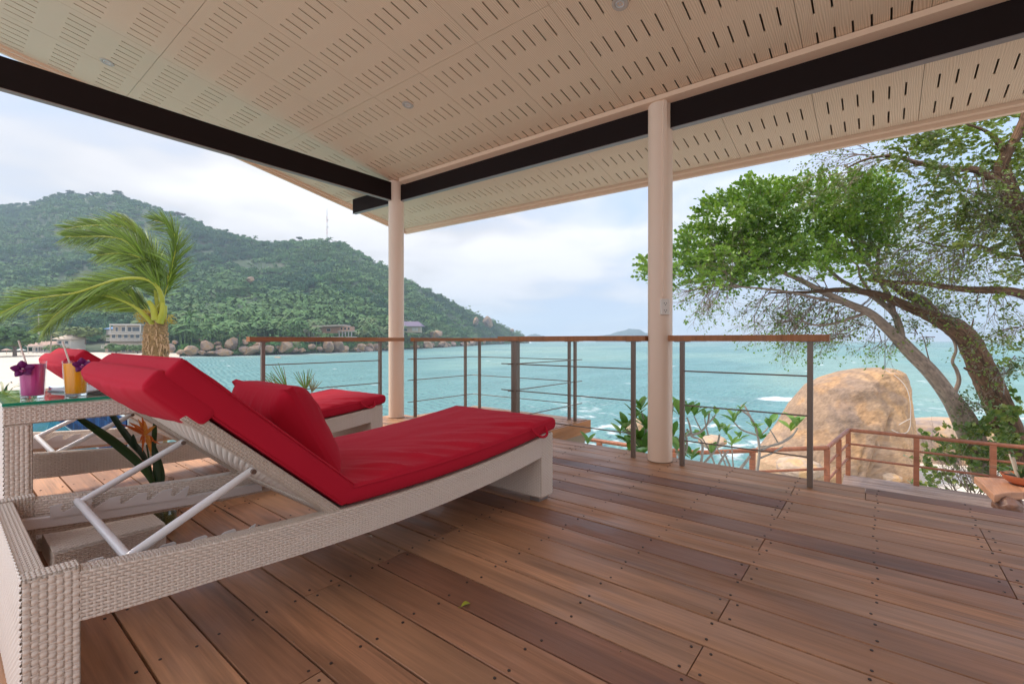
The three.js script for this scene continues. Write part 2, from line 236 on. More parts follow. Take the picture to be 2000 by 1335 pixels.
for (const [pts, D, label] of [[[[1163, 655], [1190, 652], [1206, 647], [1222, 643], [1236, 640], [1250, 643], [1262, 649], [1290, 652], [1330, 655], [1380, 658]], 1450, 'hazy blue pointed island on the horizon behind the near column'], [[[1024, 657], [1036, 652], [1045, 650.5], [1056, 653], [1072, 657]], 1500, 'tiny faint island on the horizon off the headland']]) {
  const n = 24, T = pts.map(p => [p[0], p[1]]);
  const g = grid(60, 10, (u, v) => { const px = mix(T[0][0], T[T.length - 1][0], u), h = (666 - lut(T, px)) / 900 * D * 1.05, w = v - 0.5, q = at(px, 664, D + w * 150); return [q.x, SEA - 1 + h * (1 - 4 * w * w) * (0.9 + 0.2 * fbm(u * 30, v * 6, 2, 3)), q.z]; });
  tag(mesh('island', g, std([.10, .16, .17], 0.95)), label, 'island', null, 'structure');
}
// boulders: lumpy icospheres with stains of their own
function lump(seed, detail, amp = 0.25, f = 1.3, cuts = 0) { const g = mergeVertices(plainPos(new THREE.IcosahedronGeometry(1, detail))); return warp(g, v => { const n = fbm(v.x * f + seed * 7.3, v.y * f + seed, v.z * f, 4) - 0.5, n2 = Math.abs(fbm(v.x * f * 2.3 + seed, v.y * f * 2.3, v.z * f * 2.3 + 4, 3) - 0.5); v.multiplyScalar(1 + amp * 2 * n - n2 * amp * 0.8); if (cuts) for (let i = 0; i < cuts; i++) { const a = h3(seed, i, 1) * 6.28, b = h3(seed, i, 2) * 2 - 1, s = Math.sqrt(1 - b * b), d = v.x * Math.cos(a) * s + v.y * b + v.z * Math.sin(a) * s, m = .58 + .26 * h3(seed, i, 3); if (d > m) { const k = (d - m) * .86; v.x -= Math.cos(a) * s * k; v.y -= b * k; v.z -= Math.sin(a) * s * k; } } }); }
function plainPos(g) { const q = new THREE.BufferGeometry(); q.setAttribute('position', g.attributes.position); return q; }
const rockTone = (v, s = 1, o = 0) => { const a = fbm(v.x * 0.9 * s + o, v.y * 0.9 * s, v.z * 0.9 * s, 5), b = fbm(v.x * 3.2 * s, v.y * 1.1 * s + o, v.z * 3.2 * s, 4), c = fbm(v.x * 9 * s, v.y * 9 * s, v.z * 9 * s, 3); let k = mix3([.37, .27, .21], [.50, .36, .25], sstep(.35, .6, a)); k = mix3(k, [.60, .36, .16], sstep(.52, .68, b) * .75); k = mix3(k, [.24, .19, .175], sstep(.52, .66, 1 - a) * .6); return k.map(x => x * (0.75 + 0.5 * c)); };

// ------------------------------------------------------------------ deck: every board its own mesh, on dark joists
const SEAM = [-1.06, -.90, -.735, -.57, -.41, -.25, -.09, .07, .228, .386, .54, .694, .85, 1.007, 1.166, 1.329, 1.492, 1.655, 1.82, 1.99, 2.155, 2.315, 2.48, 2.645, 2.81, 2.975, 3.14, 3.30, 3.46, 3.60, 3.745];
const JOIST = k => -0.0135 - 0.4125 * k;
function plankGeo(w, len, th = 0.032, ch = 0.0018) {       // chamfered board along z, centred, top face at y = 0
  const s = new THREE.Shape(); const a = w / 2;
  s.moveTo(-a, -th); s.lineTo(a, -th); s.lineTo(a, -ch); s.lineTo(a - ch, 0); s.lineTo(-a + ch, 0); s.lineTo(-a, -ch); s.closePath();
  return new THREE.ExtrudeGeometry(s, { depth: len, bevelEnabled: false, curveSegments: 1 }).translate(0, 0, -len / 2);
}
function board(parent, x0, x1, z0, z1, mat, y = 0, gap = rr(.005, .0095)) {
  const w = x1 - x0 - gap, len = z1 - z0 - 0.004, g = cubeUV(plankGeo(w, len), true, [R() * 9, R() * 9]);
  const m = mesh('plank', g, mat, parent); m.position.set((x0 + x1) / 2, y + rr(-0.0012, 0.0012), (z0 + z1) / 2); m.rotation.z = rr(-.003, .003); return m;
}
const deck = thing('deck', 'weathered reddish hardwood deck of long screwed boards', null, [0, 0, 0], 0, null, 'structure');
const Z0 = -4.86, Z1 = 2.62, nails = [];
{
  const set = { 12: [-1.664], 14: [-1.664], 16: [-1.664], 18: [-1.664], 15: [-.426], 17: [-.426], 19: [-.426], 21: [-.426], 22: [.399], 23: [.399, -2.9], 25: [-.426, .399], 26: [.399, -2.489], 27: [-.426, -3.3], 28: [-.064, -2.1], 29: [-.067, -2.489] };
  const tone = { '27:1': 6, '25:1': 7, '23:0': 5, '22:0': 6, '14:1': 6, '16:0': 5, '11:0': 3, '18:1': 5, '15:0': 4, '13:0': 2, '19:0': 6 };
  for (let i = 0; i < SEAM.length - 1; i++) {
    let cuts = set[i] ? [...set[i]] : [];
    const r = rng(400 + i * 7);
    if (!set[i]) { let k = Math.floor(r() * 7); for (; k < 12; k += 5 + Math.floor(r() * 4)) cuts.push(JOIST(k - 3)); } else if (r() < 0.6) cuts.push(JOIST(9));
    cuts = [Z0, ...cuts.filter(z => z > Z0 + .3 && z < Z1 - .3).sort((a, b) => a - b), Z1];
    for (let k = 0; k < cuts.length - 1; k++) {
      const pick = r(), m = DECK[tone[`${i}:${k}`] ?? (pick < .26 ? 0 : pick < .46 ? 1 : pick < .6 ? 2 : pick < .75 ? 3 : pick < .86 ? 4 : pick < .95 ? 5 : 6)];
      board(deck, SEAM[i], SEAM[i + 1], cuts[k], cuts[k + 1], m);
    }
    for (let k = -6; k < 12; k++) for (const e of [0.028, -0.03]) {
      const cut = cuts.find(z => Math.abs(z - JOIST(k)) < 0.03); const x = (e > 0 ? SEAM[i] : SEAM[i + 1]) + e + rr(-.008, .008);
      if (cut !== undefined) { nails.push([x, cut - .028], [x, cut + .03]); } else nails.push([x, JOIST(k) + rr(-.012, .012)]);
    }
  }
  for (let i = 0; i < 7; i++) { const x0 = 3.745 + i * 0.163; board(deck, x0, x0 + 0.163, -4.6 + 0.002 * i, -2.74, DECK[i % 5]); for (const z of [-4.5, -4.1, -3.7, -3.3, -2.9, -2.78]) nails.push([x0 + .03, z], [x0 + .13, z]); }
}
{
  const n = stuff('screw_head', new THREE.CylinderGeometry(0.0047, 0.0047, 0.004, 8), std([.06, .038, .03], 0.6), nails.length, deck), m4 = new THREE.Matrix4();
  nails.forEach(([x, z], i) => n.setMatrixAt(i, m4.makeTranslation(x, 0.0002, z)));
  const joists = []; for (let k = -6; k < 12; k++) joists.push(box(4.8, .10, .05, 1.34, -.085, JOIST(k)));
  mesh('joist', joists, ply, deck);
  mesh('deck_underside', [span(-1.1, 3.73, -.3, -.16, Z0, Z1), span(3.73, 4.86, -.3, -.16, -4.58, -2.76)], ply, deck);
  mesh('skirting_board', [cubeUV(span(3.752, 3.777, -.2, -.036, -2.70, Z1)), cubeUV(span(3.745, 4.89, -.15, -.005, -2.735, -2.71)), cubeUV(span(4.89, 4.915, -.15, -.005, -4.6, -2.71)), cubeUV(span(3.3, 4.915, -.15, -.036, -4.65, -4.62))], railWood, deck);
  mesh('plinth', [span(3.70, 4.83, -1.4, -.152, -4.55, -2.80)], cream, deck);
}
// ------------------------------------------------------------------ veranda roof
const ceilY = (x, z) => 2.823 - .18 * (x - 3.45) - .017 * z;
const roof = thing('veranda_roof', 'sloping veranda roof with slotted cream soffit panels and dark steel beams', 'roof');
{
  const ex = V(1, -.18, 0).normalize(), ez = V(0, -.017, 1).normalize(), ey = ez.clone().cross(ex).normalize(); ez.crossVectors(ex, ey);
  const q = new THREE.Quaternion().setFromRotationMatrix(new THREE.Matrix4().makeBasis(ex, ey, ez)), k = Math.hypot(1, .18);
  const panel = (L, W, cols, x0) => {
    const s = new THREE.Shape(); s.moveTo(0.0015, 0.0015); s.lineTo(L - .0015, .0015); s.lineTo(L - .0015, W - .0015); s.lineTo(.0015, W - .0015); s.closePath();
    for (let c = 0; c < cols; c++) for (let i = 0; i < 6; i++) { const a = x0 + c * .3045 * k, b = .083 + i * .0888, w = .0054, h = new THREE.Path(); h.moveTo(a, b - w); h.lineTo(a, b + w); h.lineTo(a + .152 * k, b + w); h.lineTo(a + .152 * k, b - w); h.closePath(); s.holes.push(h); }
    const g = new THREE.ExtrudeGeometry(s, { depth: 0.008, bevelEnabled: false }); g.rotateX(Math.PI / 2); return g;   // shape y -> +z, panel hangs below
  };
  const gp = panel(1.218 * k, .612, 4, .073 * k), go = panel(1.01 * k, .612, 3, .185 * k);
  const ends = [];
  for (let j = -7; j < 7; j++) { const z = -1.612 + .612 * j; for (let i = -3; i <= 1; i++) { const x = i < 1 ? 2.393 + 1.218 * i : 3.62; if (i === 0 && 0) continue; const m = mesh('ceiling_panel', i < 1 ? gp : go, soffit, roof); m.position.set(x, ceilY(x, z), z); m.quaternion.copy(q); } ends.push(z); }
  const ZA = -5.90, ZB = 2.67, XA = -1.27, XB = 4.69, slab = (x0, x1, z0, z1, a, b) => warp(span(x0, x1, 0, 1, z0, z1), v => { v.y = ceilY(v.x, v.z) + (v.y > .5 ? b : a); });
  mesh('roof_deck', [slab(XA, XB - .05, ZA + .02, ZB, .07, .20)], ply, roof);
  mesh('roof_sheet', [slab(XA - .03, XB + .02, ZA - .05, ZB + .03, .203, .225)], std([.35, .36, .37], .5), roof);
  for (const g of [[slab(4.632, 4.668, ZA + .04, ZB, -.032, .16), slab(4.671, 4.70, ZA - .005, ZB, -.062, .2)], [slab(XA, 4.63, ZA + .006, ZA + .035, -.032, .16), slab(XA, 4.668, ZA - .024, ZA + .003, -.062, .2)], [slab(XA, 4.70, ZB, ZB + .025, -.05, .2)], [slab(XA - .025, XA - .002, ZA, ZB, -.05, .2)]]) mesh('fascia_board', g, cream, roof);
  mesh('trim_strip', [slab(3.47, 3.62, -4.5, ZB - .02, -.048, -.012)], cream, roof);
  const yb = z => 2.565 - .019 * z;
  mesh('beam', [[-4.585, ZB], [-5.60, -4.735]].map(([a, b]) => warp(span(3.548, 3.594, 0, 1, a, b), v => { v.y = v.y > .5 ? Math.min(yb(v.z) + .19, ceilY(3.6, v.z) - .02) : yb(v.z); })), blackMetal, roof);
  mesh('beam_flange', [[-4.585, ZB], [-5.602, -4.735]].map(([a, b]) => warp(span(3.546, 3.598, 0, 1, a, b), v => { v.y = yb(v.z) - (v.y > .5 ? .0005 : .006); })), std([.22, .18, .17], .4), roof);
  mesh('beam', [span(-1.2, 3.462, 2.652, 2.866, -4.685, -4.637)], blackMetal, roof);
  mesh('beam_flange', [span(-1.2, 3.462, 2.645, 2.651, -4.689, -4.631)], std([.26, .19, .16], .4), roof);
}
function column(name, label, x, z) { const t = thing(name, label, 'column', [x, 0, z]); const g = new THREE.CylinderGeometry(.093, .093, 1, 40); warp(g, v => { v.y = v.y > 0 ? ceilY(x + v.x, z + v.z) - .009 : 0; }); mesh('shaft', [toCreasedNormals(g, .6)], creamPaint, t); mesh('base_collar', [new THREE.CylinderGeometry(.0955, .0955, .006, 40).translate(0, .003, 0)], std([.25, .16, .10], .8), t); return t; }
const colN = column('round_column', 'near round cream column with a wall socket at rail height', 3.575, -1.355);
const colF = column('round_column', 'far round cream column standing beside the second lounger at the beams\' corner', 3.552, -4.660);
{
  const dir = Math.atan2(-3.575, 1.355) + 0.33, put = o => { o.rotation.y = dir; return o; };       // towards the camera and a little to the left
  const c = new THREE.Group(); 
  const strip = mesh('conduit', [new RoundedBoxGeometry(.032, 1.54, .022, 2, .004).translate(0, 2.05, .097)], creamPaint, colN); put(strip);
  const s = mesh('socket', [new RoundedBoxGeometry(.066, .122, .034, 2, .005).translate(0, 1.205, .104)], std([.80, .74, .68], .35), colN); put(s);
  const holes = []; for (const y of [1.178, 1.232]) for (const [dx, dy] of [[-.009, 0], [.009, 0], [0, -.013]]) holes.push(new THREE.CylinderGeometry(.0036, .0036, .003, 8).rotateX(Math.PI / 2).translate(dx, y + dy, .1205));
  mesh('socket_hole', holes, dark, s);
}
for (const [x, z, l] of [[2.60, -1.235, 'recessed downlight in the soffit nearest the near column'], [2.606, -3.255, 'recessed downlight in the middle of the soffit, above the far column\'s left'], [.938, -5.235, 'recessed downlight at the far left edge of the soffit']]) {
  const t = thing('downlight', l, 'ceiling light', [x, ceilY(x, z) - .009, z], 0, 'downlights in the soffit'); t.rotation.z = -.178;
  mesh('ring', [new THREE.LatheGeometry([[.030, .001], [.031, -.004], [.046, -.006], [.050, -.001], [.050, .004]].map(p => new THREE.Vector2(...p)), 32)], std([.50, .40, .33], .4), t);
  mesh('gimbal', [new THREE.LatheGeometry([[.018, .004], [.019, -.003], [.027, -.004], [.029, .003]].map(p => new THREE.Vector2(...p)), 28)], phys([.62, .58, .55], .3), t);
  mesh('lamp', [new THREE.CylinderGeometry(.019, .019, .004, 20).translate(0, .004, 0)], std([.09, .07, .06], .3), t); mesh('lamp_cross', [box(.034, .002, .005, 0, .001, 0), box(.005, .002, .034, 0, .0005, 0)], std([.55, .5, .48], .3), t);
}
// the house behind the camera, on the right hand: it closes that side of the veranda
{
  const t = thing('house_wall', 'dark timber wall of the house on the right behind the veranda', 'wall');
  mesh('wall', [cubeUV(span(-1.5, 3.3, -.16, 3.5, 2.70, 2.86))], std([.22, .13, .085], .7), t);
}
// ------------------------------------------------------------------ railings of the deck
const cablesY = [.717, .459, .192];
function railing(label, axis, fix, a, b, posts, { ca = null, cb = null, dbl = [], rw = .075, railA = a, railB = b, ys = [.942, .986] } = {}) {
  const t = thing('railing', label, 'railing', [0, 0, 0], 0, 'cable railings of the deck'), P = (s, y) => axis === 'z' ? V(fix, y, s) : V(s, y, fix);
  const L = axis === 'z' ? rbox(fix - rw / 2, fix + rw / 2, ys[0], ys[1], railA, railB, .003) : rbox(railA, railB, ys[0], ys[1], fix - rw / 2, fix + rw / 2, .003);
  mesh('handrail', [cubeUV(L, axis === 'z')], railWood, t);
  for (const s of posts) {
    const p = P(s, 0), g = [rbox(p.x - .016, p.x + .016, 0, ys[0] - .006, p.z - .016, p.z + .016, .002)];
    if (dbl.includes(s)) g.push(axis === 'z' ? rbox(p.x - .016, p.x + .016, 0, ys[0] - .006, p.z + .017, p.z + .049, .002) : rbox(p.x + .017, p.x + .049, 0, ys[0] - .006, p.z - .016, p.z + .016, .002));
    g.push(axis === 'z' ? box(.045, .005, .11, p.x, ys[0] - .003, p.z) : box(.11, .005, .045, p.x, ys[0] - .003, p.z)); mesh('post', g, steel, t);
  }
  for (const y of cablesY) mesh('cable', [rod(P(ca ?? posts[0], y), P(cb ?? posts[posts.length - 1], y), .0052)], steel, t);
}
railing('railing with three cables from the deck corner to the near column', 'z', 3.53, -2.97, -1.445, [-2.80, -1.558], { ca: -2.95, dbl: [-2.80] });
railing('short railing with three cables right of the near column, its rail end free', 'z', 3.53, -1.262, -.244, [-1.166, -.349]);
railing('railing over the far corner bay nearest the near railing, cable ends sticking out', 'x', -2.8, 3.56, 4.87, [3.6, 4.70], { ca: 3.45, cb: 4.86, railB: 4.83, ys: [.936, .98] });
railing('railing along the sea edge of the corner bay', 'z', 4.75, -4.54, -2.84, [-4.37, -2.91], { ca: -4.5, cb: -2.9, ys: [.936, .98] });
railing('railing from the far column out to the bay\'s far corner', 'x', -4.5, 3.67, 4.71, [3.645 + .07, 4.60], { cb: 4.75, ca: 3.6, ys: [.936, .98] });
railing('railing left of the far column, behind the second lounger', 'x', -4.5, 1.78, 3.52, [1.91, 3.2], { ys: [.936, .98] });

// ------------------------------------------------------------------ sun loungers
// lounger axes: x from head (0) to foot (2.19), z from the near side (0) to the far side (-.85); the frame sags in the middle
const sag = x => .400 - .074 * (1 - Math.pow((x - 1.095) / 1.095, 2));
function railGeo(x0, x1, z0, z1, hgt, n = 26) {
  const s = new THREE.Shape(); for (let i = 0; i <= n; i++) { const x = mix(x0, x1, i / n); i ? s.lineTo(x, sag(x)) : s.moveTo(x, sag(x)); }
  for (let i = n; i >= 0; i--) { const x = mix(x0, x1, i / n); s.lineTo(x, sag(x) - hgt(x)); } s.closePath();
  const g = new THREE.ExtrudeGeometry(s, { depth: z1 - z0 - .008, bevelEnabled: true, bevelSize: .004, bevelThickness: .004, bevelSegments: 2, bevelOffset: -.004 }).translate(0, 0, z0 + .004);
  const c = cubeUV(g), u = c.attributes.uv, p = c.attributes.position, nn = c.attributes.normal; for (let i = 0; i < p.count; i++) if (Math.abs(nn.getZ(i)) > .7) u.setY(i, p.getY(i) - sag(p.getX(i))); return c;
}
const HINGE = [.805, .322], TOPB = [.330, .748], BL = Math.hypot(TOPB[0] - HINGE[0], TOPB[1] - HINGE[1]), BA = Math.atan2(TOPB[1] - HINGE[1], TOPB[0] - HINGE[0]);
// from (along the back, out of the back) to lounger axes
const onBack = (s, o) => [HINGE[0] + Math.cos(BA) * s + Math.sin(BA) * o, HINGE[1] + Math.sin(BA) * s - Math.cos(BA) * o];
function backWarp(g) { return warp(g, v => { const [x, y] = onBack(v.x, v.y); v.set(x, y, v.z); }); }   // geometry written as x = along, y = out
const turned = (g) => { const i = g.index; if (i) { for (let k = 0; k < i.count; k += 3) { const a = i.getX(k); i.setX(k, i.getX(k + 1)); i.setX(k + 1, a); } } else { const p = g.attributes.position, u = g.attributes.uv; for (let k = 0; k < p.count; k += 3) for (const at of [p, u]) { if (!at) continue; for (let c = 0; c < at.itemSize; c++) { const a = at.array[k * at.itemSize + c]; at.array[k * at.itemSize + c] = at.array[(k + 1) * at.itemSize + c]; at.array[(k + 1) * at.itemSize + c] = a; } } } g.computeVertexNormals(); return g; };
// real over-and-under weave on a face: strands run along u, rows stack along v, uprights cross them; o is out of the face
function weaveFace(P, L, H, row, pitch) {
  const out = [], rows = Math.floor(H / row), n = Math.max(4, Math.round(L / pitch) * 4), A = .0016;
  for (let r = 0; r < rows; r++) out.push(grid(n, 4, (u, v) => { const a = (v - .5) * Math.PI, x = u * L, w = A * Math.cos(Math.PI * (x / pitch + r)); return P(x, (r + .5) * row + .0002 * Math.sin(x * 61 + r) + .43 * row * Math.sin(a), .0004 + w + .0024 * Math.cos(a)); }));
  for (let k = 0; k <= L / pitch; k++) out.push(grid(2, rows * 2, (u, v) => { const y = mix(.001, rows * row - .0015, v), x = k * pitch + (u - .5) * pitch * .42, w = -A * Math.cos(Math.PI * (k + Math.round(y / row - .5))); return P(x, y, .0008 + w + (u === .5 ? .0012 : 0)); }));
  return out.map(g => { g.computeVertexNormals(); return g; });
}
function makeLounger() {
  const t = thing('sun_lounger', 'white wicker sun lounger nearest the camera, its empty adjustable back frame in full view', 'sun lounger', [.122, 0, -1.534], 0, 'wicker sun loungers on the deck');
  const hg = x => .117 + .012 * sstep(.5, .1, x);
  for (const [a, b] of [[-.048, 0], [-.85, -.802]]) {
    mesh('side_rail', [railGeo(.098, 2.075, a, b, hg)], wicker, t);
    mesh('leg', [cubeUV(rbox(0, .10, .012, .400, a - .002, b + .002, .005), true)], wicker, t);
  }
  mesh('head_panel', [cubeUV(warp(rbox(.0, .045, .012, .401, -.80, -.05, .005), v => { if (v.y > .3) v.y += -.006; }), false)], wicker, t);
  const wv = (p, g) => { mesh('woven_strands', g, strand, p).userData.kind = 'stuff'; };
  const [railN, railF] = t.children.filter(c => c.name === 'side_rail'), legN = t.children.find(c => c.name === 'leg' && true), all = t.children.filter(c => c.name === 'leg');
  wv(railN.geometry.boundingBox ? railN : railN, weaveFace((u, v, o) => [.098 + u, sag(.098 + u) - .0035 - v * hg(.098 + u) / .117, o], 1.976, .112, .0080, .0135)); void legN;
  wv(railF, weaveFace((u, v, o) => [.098 + u, sag(.098 + u) - .0035 - v * hg(.098 + u) / .117, -.803 + o], 1.976, .112, .0080, .0135));
  wv(all[0], weaveFace((u, v, o) => [v, .392 - u, .0012 + o], .378, .098, .0140, .0100));
  wv(t.children[t.children.length - 1], weaveFace((u, v, o) => [-o, .402 - v, -.848 + u], .848, .386, .0084, .0135));
  mesh('foot_panel', [cubeUV(warp(rbox(2.072, 2.19, .028, .401, -.852, .002, .006, 3), v => { }), true)], wicker, t);
  for (const z of [-.06, -.79]) mesh('foot_glide', [rbox(2.09, 2.18, 0, .03, z - .035, z + .035, .003)], greyMetal, t);
  mesh('seat_weave', [cubeUV(warp(new THREE.BoxGeometry(1.27, .012, .752, 24, 1, 1).translate(1.44, 0, -.425), v => { v.y += sag(v.x) - .012; }))], wicker, t);
  wv(t.children.find(c => c.name === 'foot_panel'), [...weaveFace((u, v, o) => [2.074 - o, .398 - v, -.848 + u], .845, .366, .0084, .0135), ...weaveFace((u, v, o) => [2.075 + u, .398 - v, .001 + o], .112, .366, .0084, .0125)]);
  // adjustable back: wicker border and ribbed woven sheet
  const fr = [[0, BL, -.05, -.002], [0, BL, -.848, -.80], [BL - .05, BL, -.80, -.05], [0, .05, -.80, -.05]].map(([s0, s1, a, b]) => turned(backWarp(cubeUV(rbox(s0, s1, -.030, .008, a, b, .006)))));
  mesh('backrest_frame', fr, wicker, t);
  const bw0 = weaveFace((u, v, o) => { const s = .05 + v, z = -.80 + u, b = -.014 - .010 * Math.sin(Math.PI * u / .75) * Math.sin(Math.PI * v / (BL - .10)) - o; const [x, y] = onBack(s, b); return [x, y, z]; }, .75, BL - .10, .0125, .025);
  const bw = grid(30, 14, (u, v) => { const s = .05 + (BL - .10) * v, z = -.80 + .75 * u, b = -.012 - .014 * Math.sin(Math.PI * u) * Math.sin(Math.PI * v); const [x, y] = onBack(s, b); return [x, y, z, z, s]; });
  wv(mesh('backrest_weave', [bw], ribbed, t), bw0);
  // toothed aluminium rails inside the frame
  for (const z of [-.092, -.770]) {
    const y0 = x => sag(x) - .076, b = mesh('support_rail', [warp(new THREE.BoxGeometry(.80, .034, .026, 12, 1, 1).translate(.445, 0, z), v => { v.y += y0(v.x); })], whiteMetal, t);
    const s = new THREE.Shape(), x0 = .13, st = .082, yb = .014; s.moveTo(x0, 0); s.lineTo(x0, .043); s.lineTo(x0 + .026, .047);
    for (let i = 0; i < 5; i++) { const a = x0 + .03 + i * st; s.lineTo(a, .047); s.lineTo(a + .002, .044); s.lineTo(a - .004, .034); s.absarc(a + .006, .026, .0085, 2.4, 5.6, false); s.lineTo(a + .05, .046); if (i < 4) s.lineTo(a + .078, .050); }
    s.lineTo(x0 + .03 + 4 * st + .062, .05); s.lineTo(x0 + .03 + 4 * st + .05, 0); s.closePath();
    const pl = new THREE.ExtrudeGeometry(s, { depth: .003, bevelEnabled: false, curveSegments: 5 }).translate(0, yb, z + (z > -.4 ? -.0165 : .0135)); warp(pl, v => { v.y += y0(v.x); });
    mesh('notched_plate', [pl], whiteMetal, b);
  }
  const pv = onBack(.338, -.038), bar = [.208, .352], arm = [];
  for (const z of [-.085, -.765]) arm.push(rod(V(pv[0], pv[1], z), V(bar[0], bar[1], z - (z < -.4 ? -.0 : 0)), .0125, .0125, 14));
  arm.push(rod(V(bar[0], bar[1], -.81), V(bar[0], bar[1], -.045), .0125, .0125, 14));
  for (const z of [-.085, -.765]) arm.push(new THREE.SphereGeometry(.0126, 12, 8).translate(bar[0], bar[1], z), new THREE.SphereGeometry(.0126, 12, 8).translate(pv[0], pv[1], z));
  mesh('prop_bar', arm, whiteMetal, t);
  for (const z of [-.085, -.765]) mesh('pivot_bolt', [rod(V(pv[0], pv[1], z - .02), V(pv[0], pv[1], z + .022), .008, .008, 10)], std([.20, .13, .10], .5, { metalness: .3 }), t);
  return t;
}
// soft box: rounded, puffed, with folds; x along, y out of the face, z across
function padGeo(L, T, W, { r = .03, puff = .02, back = 0, nx = 46, ny = 8, nz = 36, fold = () => 0 } = {}) {
  const g = new THREE.BoxGeometry(2, 2, 2, nx, ny, nz), e = t => Math.sign(t) * (1 - Math.pow(1 - Math.abs(t), 1.7)), h = [L / 2, T / 2, W / 2];
  warp(g, v => {
    const u = e(v.x), w = e(v.z), s = v.y, p = V(u * h[0], s * h[1], w * h[2]), rr_ = Math.min(r, h[1] * .98), c = V(clamp(p.x, -h[0] + rr_, h[0] - rr_), clamp(p.y, -h[1] + rr_, h[1] - rr_), clamp(p.z, -h[2] + rr_, h[2] - rr_)), d = p.clone().sub(c);
    if (d.lengthSq() > 1e-10) p.copy(c).addScaledVector(d.normalize(), rr_);
    const dome = Math.pow(Math.max(0, (1 - Math.pow(Math.abs(u), 3.2)) * (1 - Math.pow(Math.abs(w), 3.2))), .8);
    if (s > 0) p.y += s * (puff * dome + fold(p.x, p.z, u, w) * Math.min(1, dome * 3 + .25)); else p.y += s * back * dome;
    const side = 1 - s * s; p.z += Math.sign(w) * side * .008 * sstep(.8, 1, Math.abs(w)); p.x += Math.sign(u) * side * .006 * sstep(.9, 1, Math.abs(u));
    v.copy(p);
  });
  return mergeVertices(plainPosUV(g));
}
function plainPosUV(g) { const q = g.clone(); q.deleteAttribute('normal'); q.deleteAttribute('uv'); const m = mergeVertices(q, 1e-5); m.computeVertexNormals(); const p = m.attributes.position, uv = new Float32Array(p.count * 2); for (let i = 0; i < p.count; i++) { uv[2 * i] = p.getX(i) + p.getY(i) * .7; uv[2 * i + 1] = p.getZ(i) + p.getY(i) * .7; } m.setAttribute('uv', new THREE.BufferAttribute(uv, 2)); return m; }
function makeCushion() {
  const t = thing('lounger_cushion', 'bright red lounger cushion with raised back, on the near white lounger', 'cushion', [.122, 0, -1.534], 0, 'red lounger cushions');
  const seat = padGeo(1.395, .072, .845, { r: .016, puff: .020, nx: 150, nz: 84, fold: (x, z, u, w) => .0055 * (fbm(x * 3, z * 9, 3, 3) - .5) * 2 + .016 * sstep(-.5, .8, w) * Math.pow(fbm(x * 15 - z * 9, z * 2.6, 6, 3), 2.2) * 2 - .007 * Math.exp(-Math.pow((x + .56) / .08, 2)) });
  seat.translate(.824 + .6975, 0, -.4245); warp(seat, v => { v.y += sag(v.x) + .044; });
  mesh('seat_pad', [seat], redCloth, t);
  mesh('seat_piping', [taperTube(Array.from({ length: 20 }, (_, i) => V(.85 + 1.345 * i / 19, sag(.85 + 1.345 * i / 19) + .0715, .0035)), new Array(20).fill(.0026), 6, 2)], redCloth, t);
  const LB = .745, bp = padGeo(LB, .086, .845, { r: .010, puff: .020, back: .004, nx: 90, nz: 70, fold: (x, z) => .006 * (fbm(x * 7, z * 3, 3, 3) - .5) + .006 * Math.pow(fbm(x * 4, z * 15, 9, 3), 2) });
  bp.translate(LB / 2 + .006, .060, -.4245); mesh('back_pad', [turned(backWarp(bp))], redCloth, t);
  { const q = (s, o, z) => { const [x, y] = onBack(s, o); return V(x, y, z); }, pp = []; for (const z of [-.0015, -.8475]) for (const o of [.1005, .0205]) pp.push(taperTube([.02, .2, .4, .6, LB - .004].map(s => q(s, o, z)), new Array(5).fill(.0026), 6, 3)); pp.push(taperTube([-.01, -.2, -.42, -.65, -.84].map(z => q(LB + .004, .1005, z)), new Array(5).fill(.0026), 6, 3), taperTube([-.01, -.2, -.42, -.65, -.84].map(z => q(LB + .0075, .045, z)), new Array(5).fill(.003), 6, 3)); mesh('back_piping', pp, redCloth, t); }
  // the pocket that slips over the top of the back
  const hd = padGeo(.185, .066, .848, { r: .012, puff: .022, back: .010, nx: 40, nz: 90, ny: 12, fold: (x, z) => .020 * Math.pow(fbm(z * 9, x * 3, 8, 3), 2) });
  warp(hd, v => { v.y *= -1; }); hd.translate(BL + .040, .016, -.4245); mesh('head_pocket', [backWarp(hd)], redCloth, t);
  mesh('strap_handle', [taperTube([V(1.97, .452, .004), V(1.99, .418, .03), V(2.04, .398, .036), V(2.09, .408, .030), V(2.105, .447, .006)], [.006, .0075, .008, .0075, .006], 6, 6)], redCloth, t);
  return t;
}
makeLounger(); { const c = copy(scene.getObjectByName('sun_lounger'), 'white wicker sun lounger farther from the camera, between the side table and the pool'); c.position.set(.183, 0, -3.30); }
makeCushion(); { const c = copy(scene.getObjectByName('lounger_cushion'), 'red cushion on the farther lounger, mostly hidden behind the near one'); c.position.set(.183, 0, -3.30); }
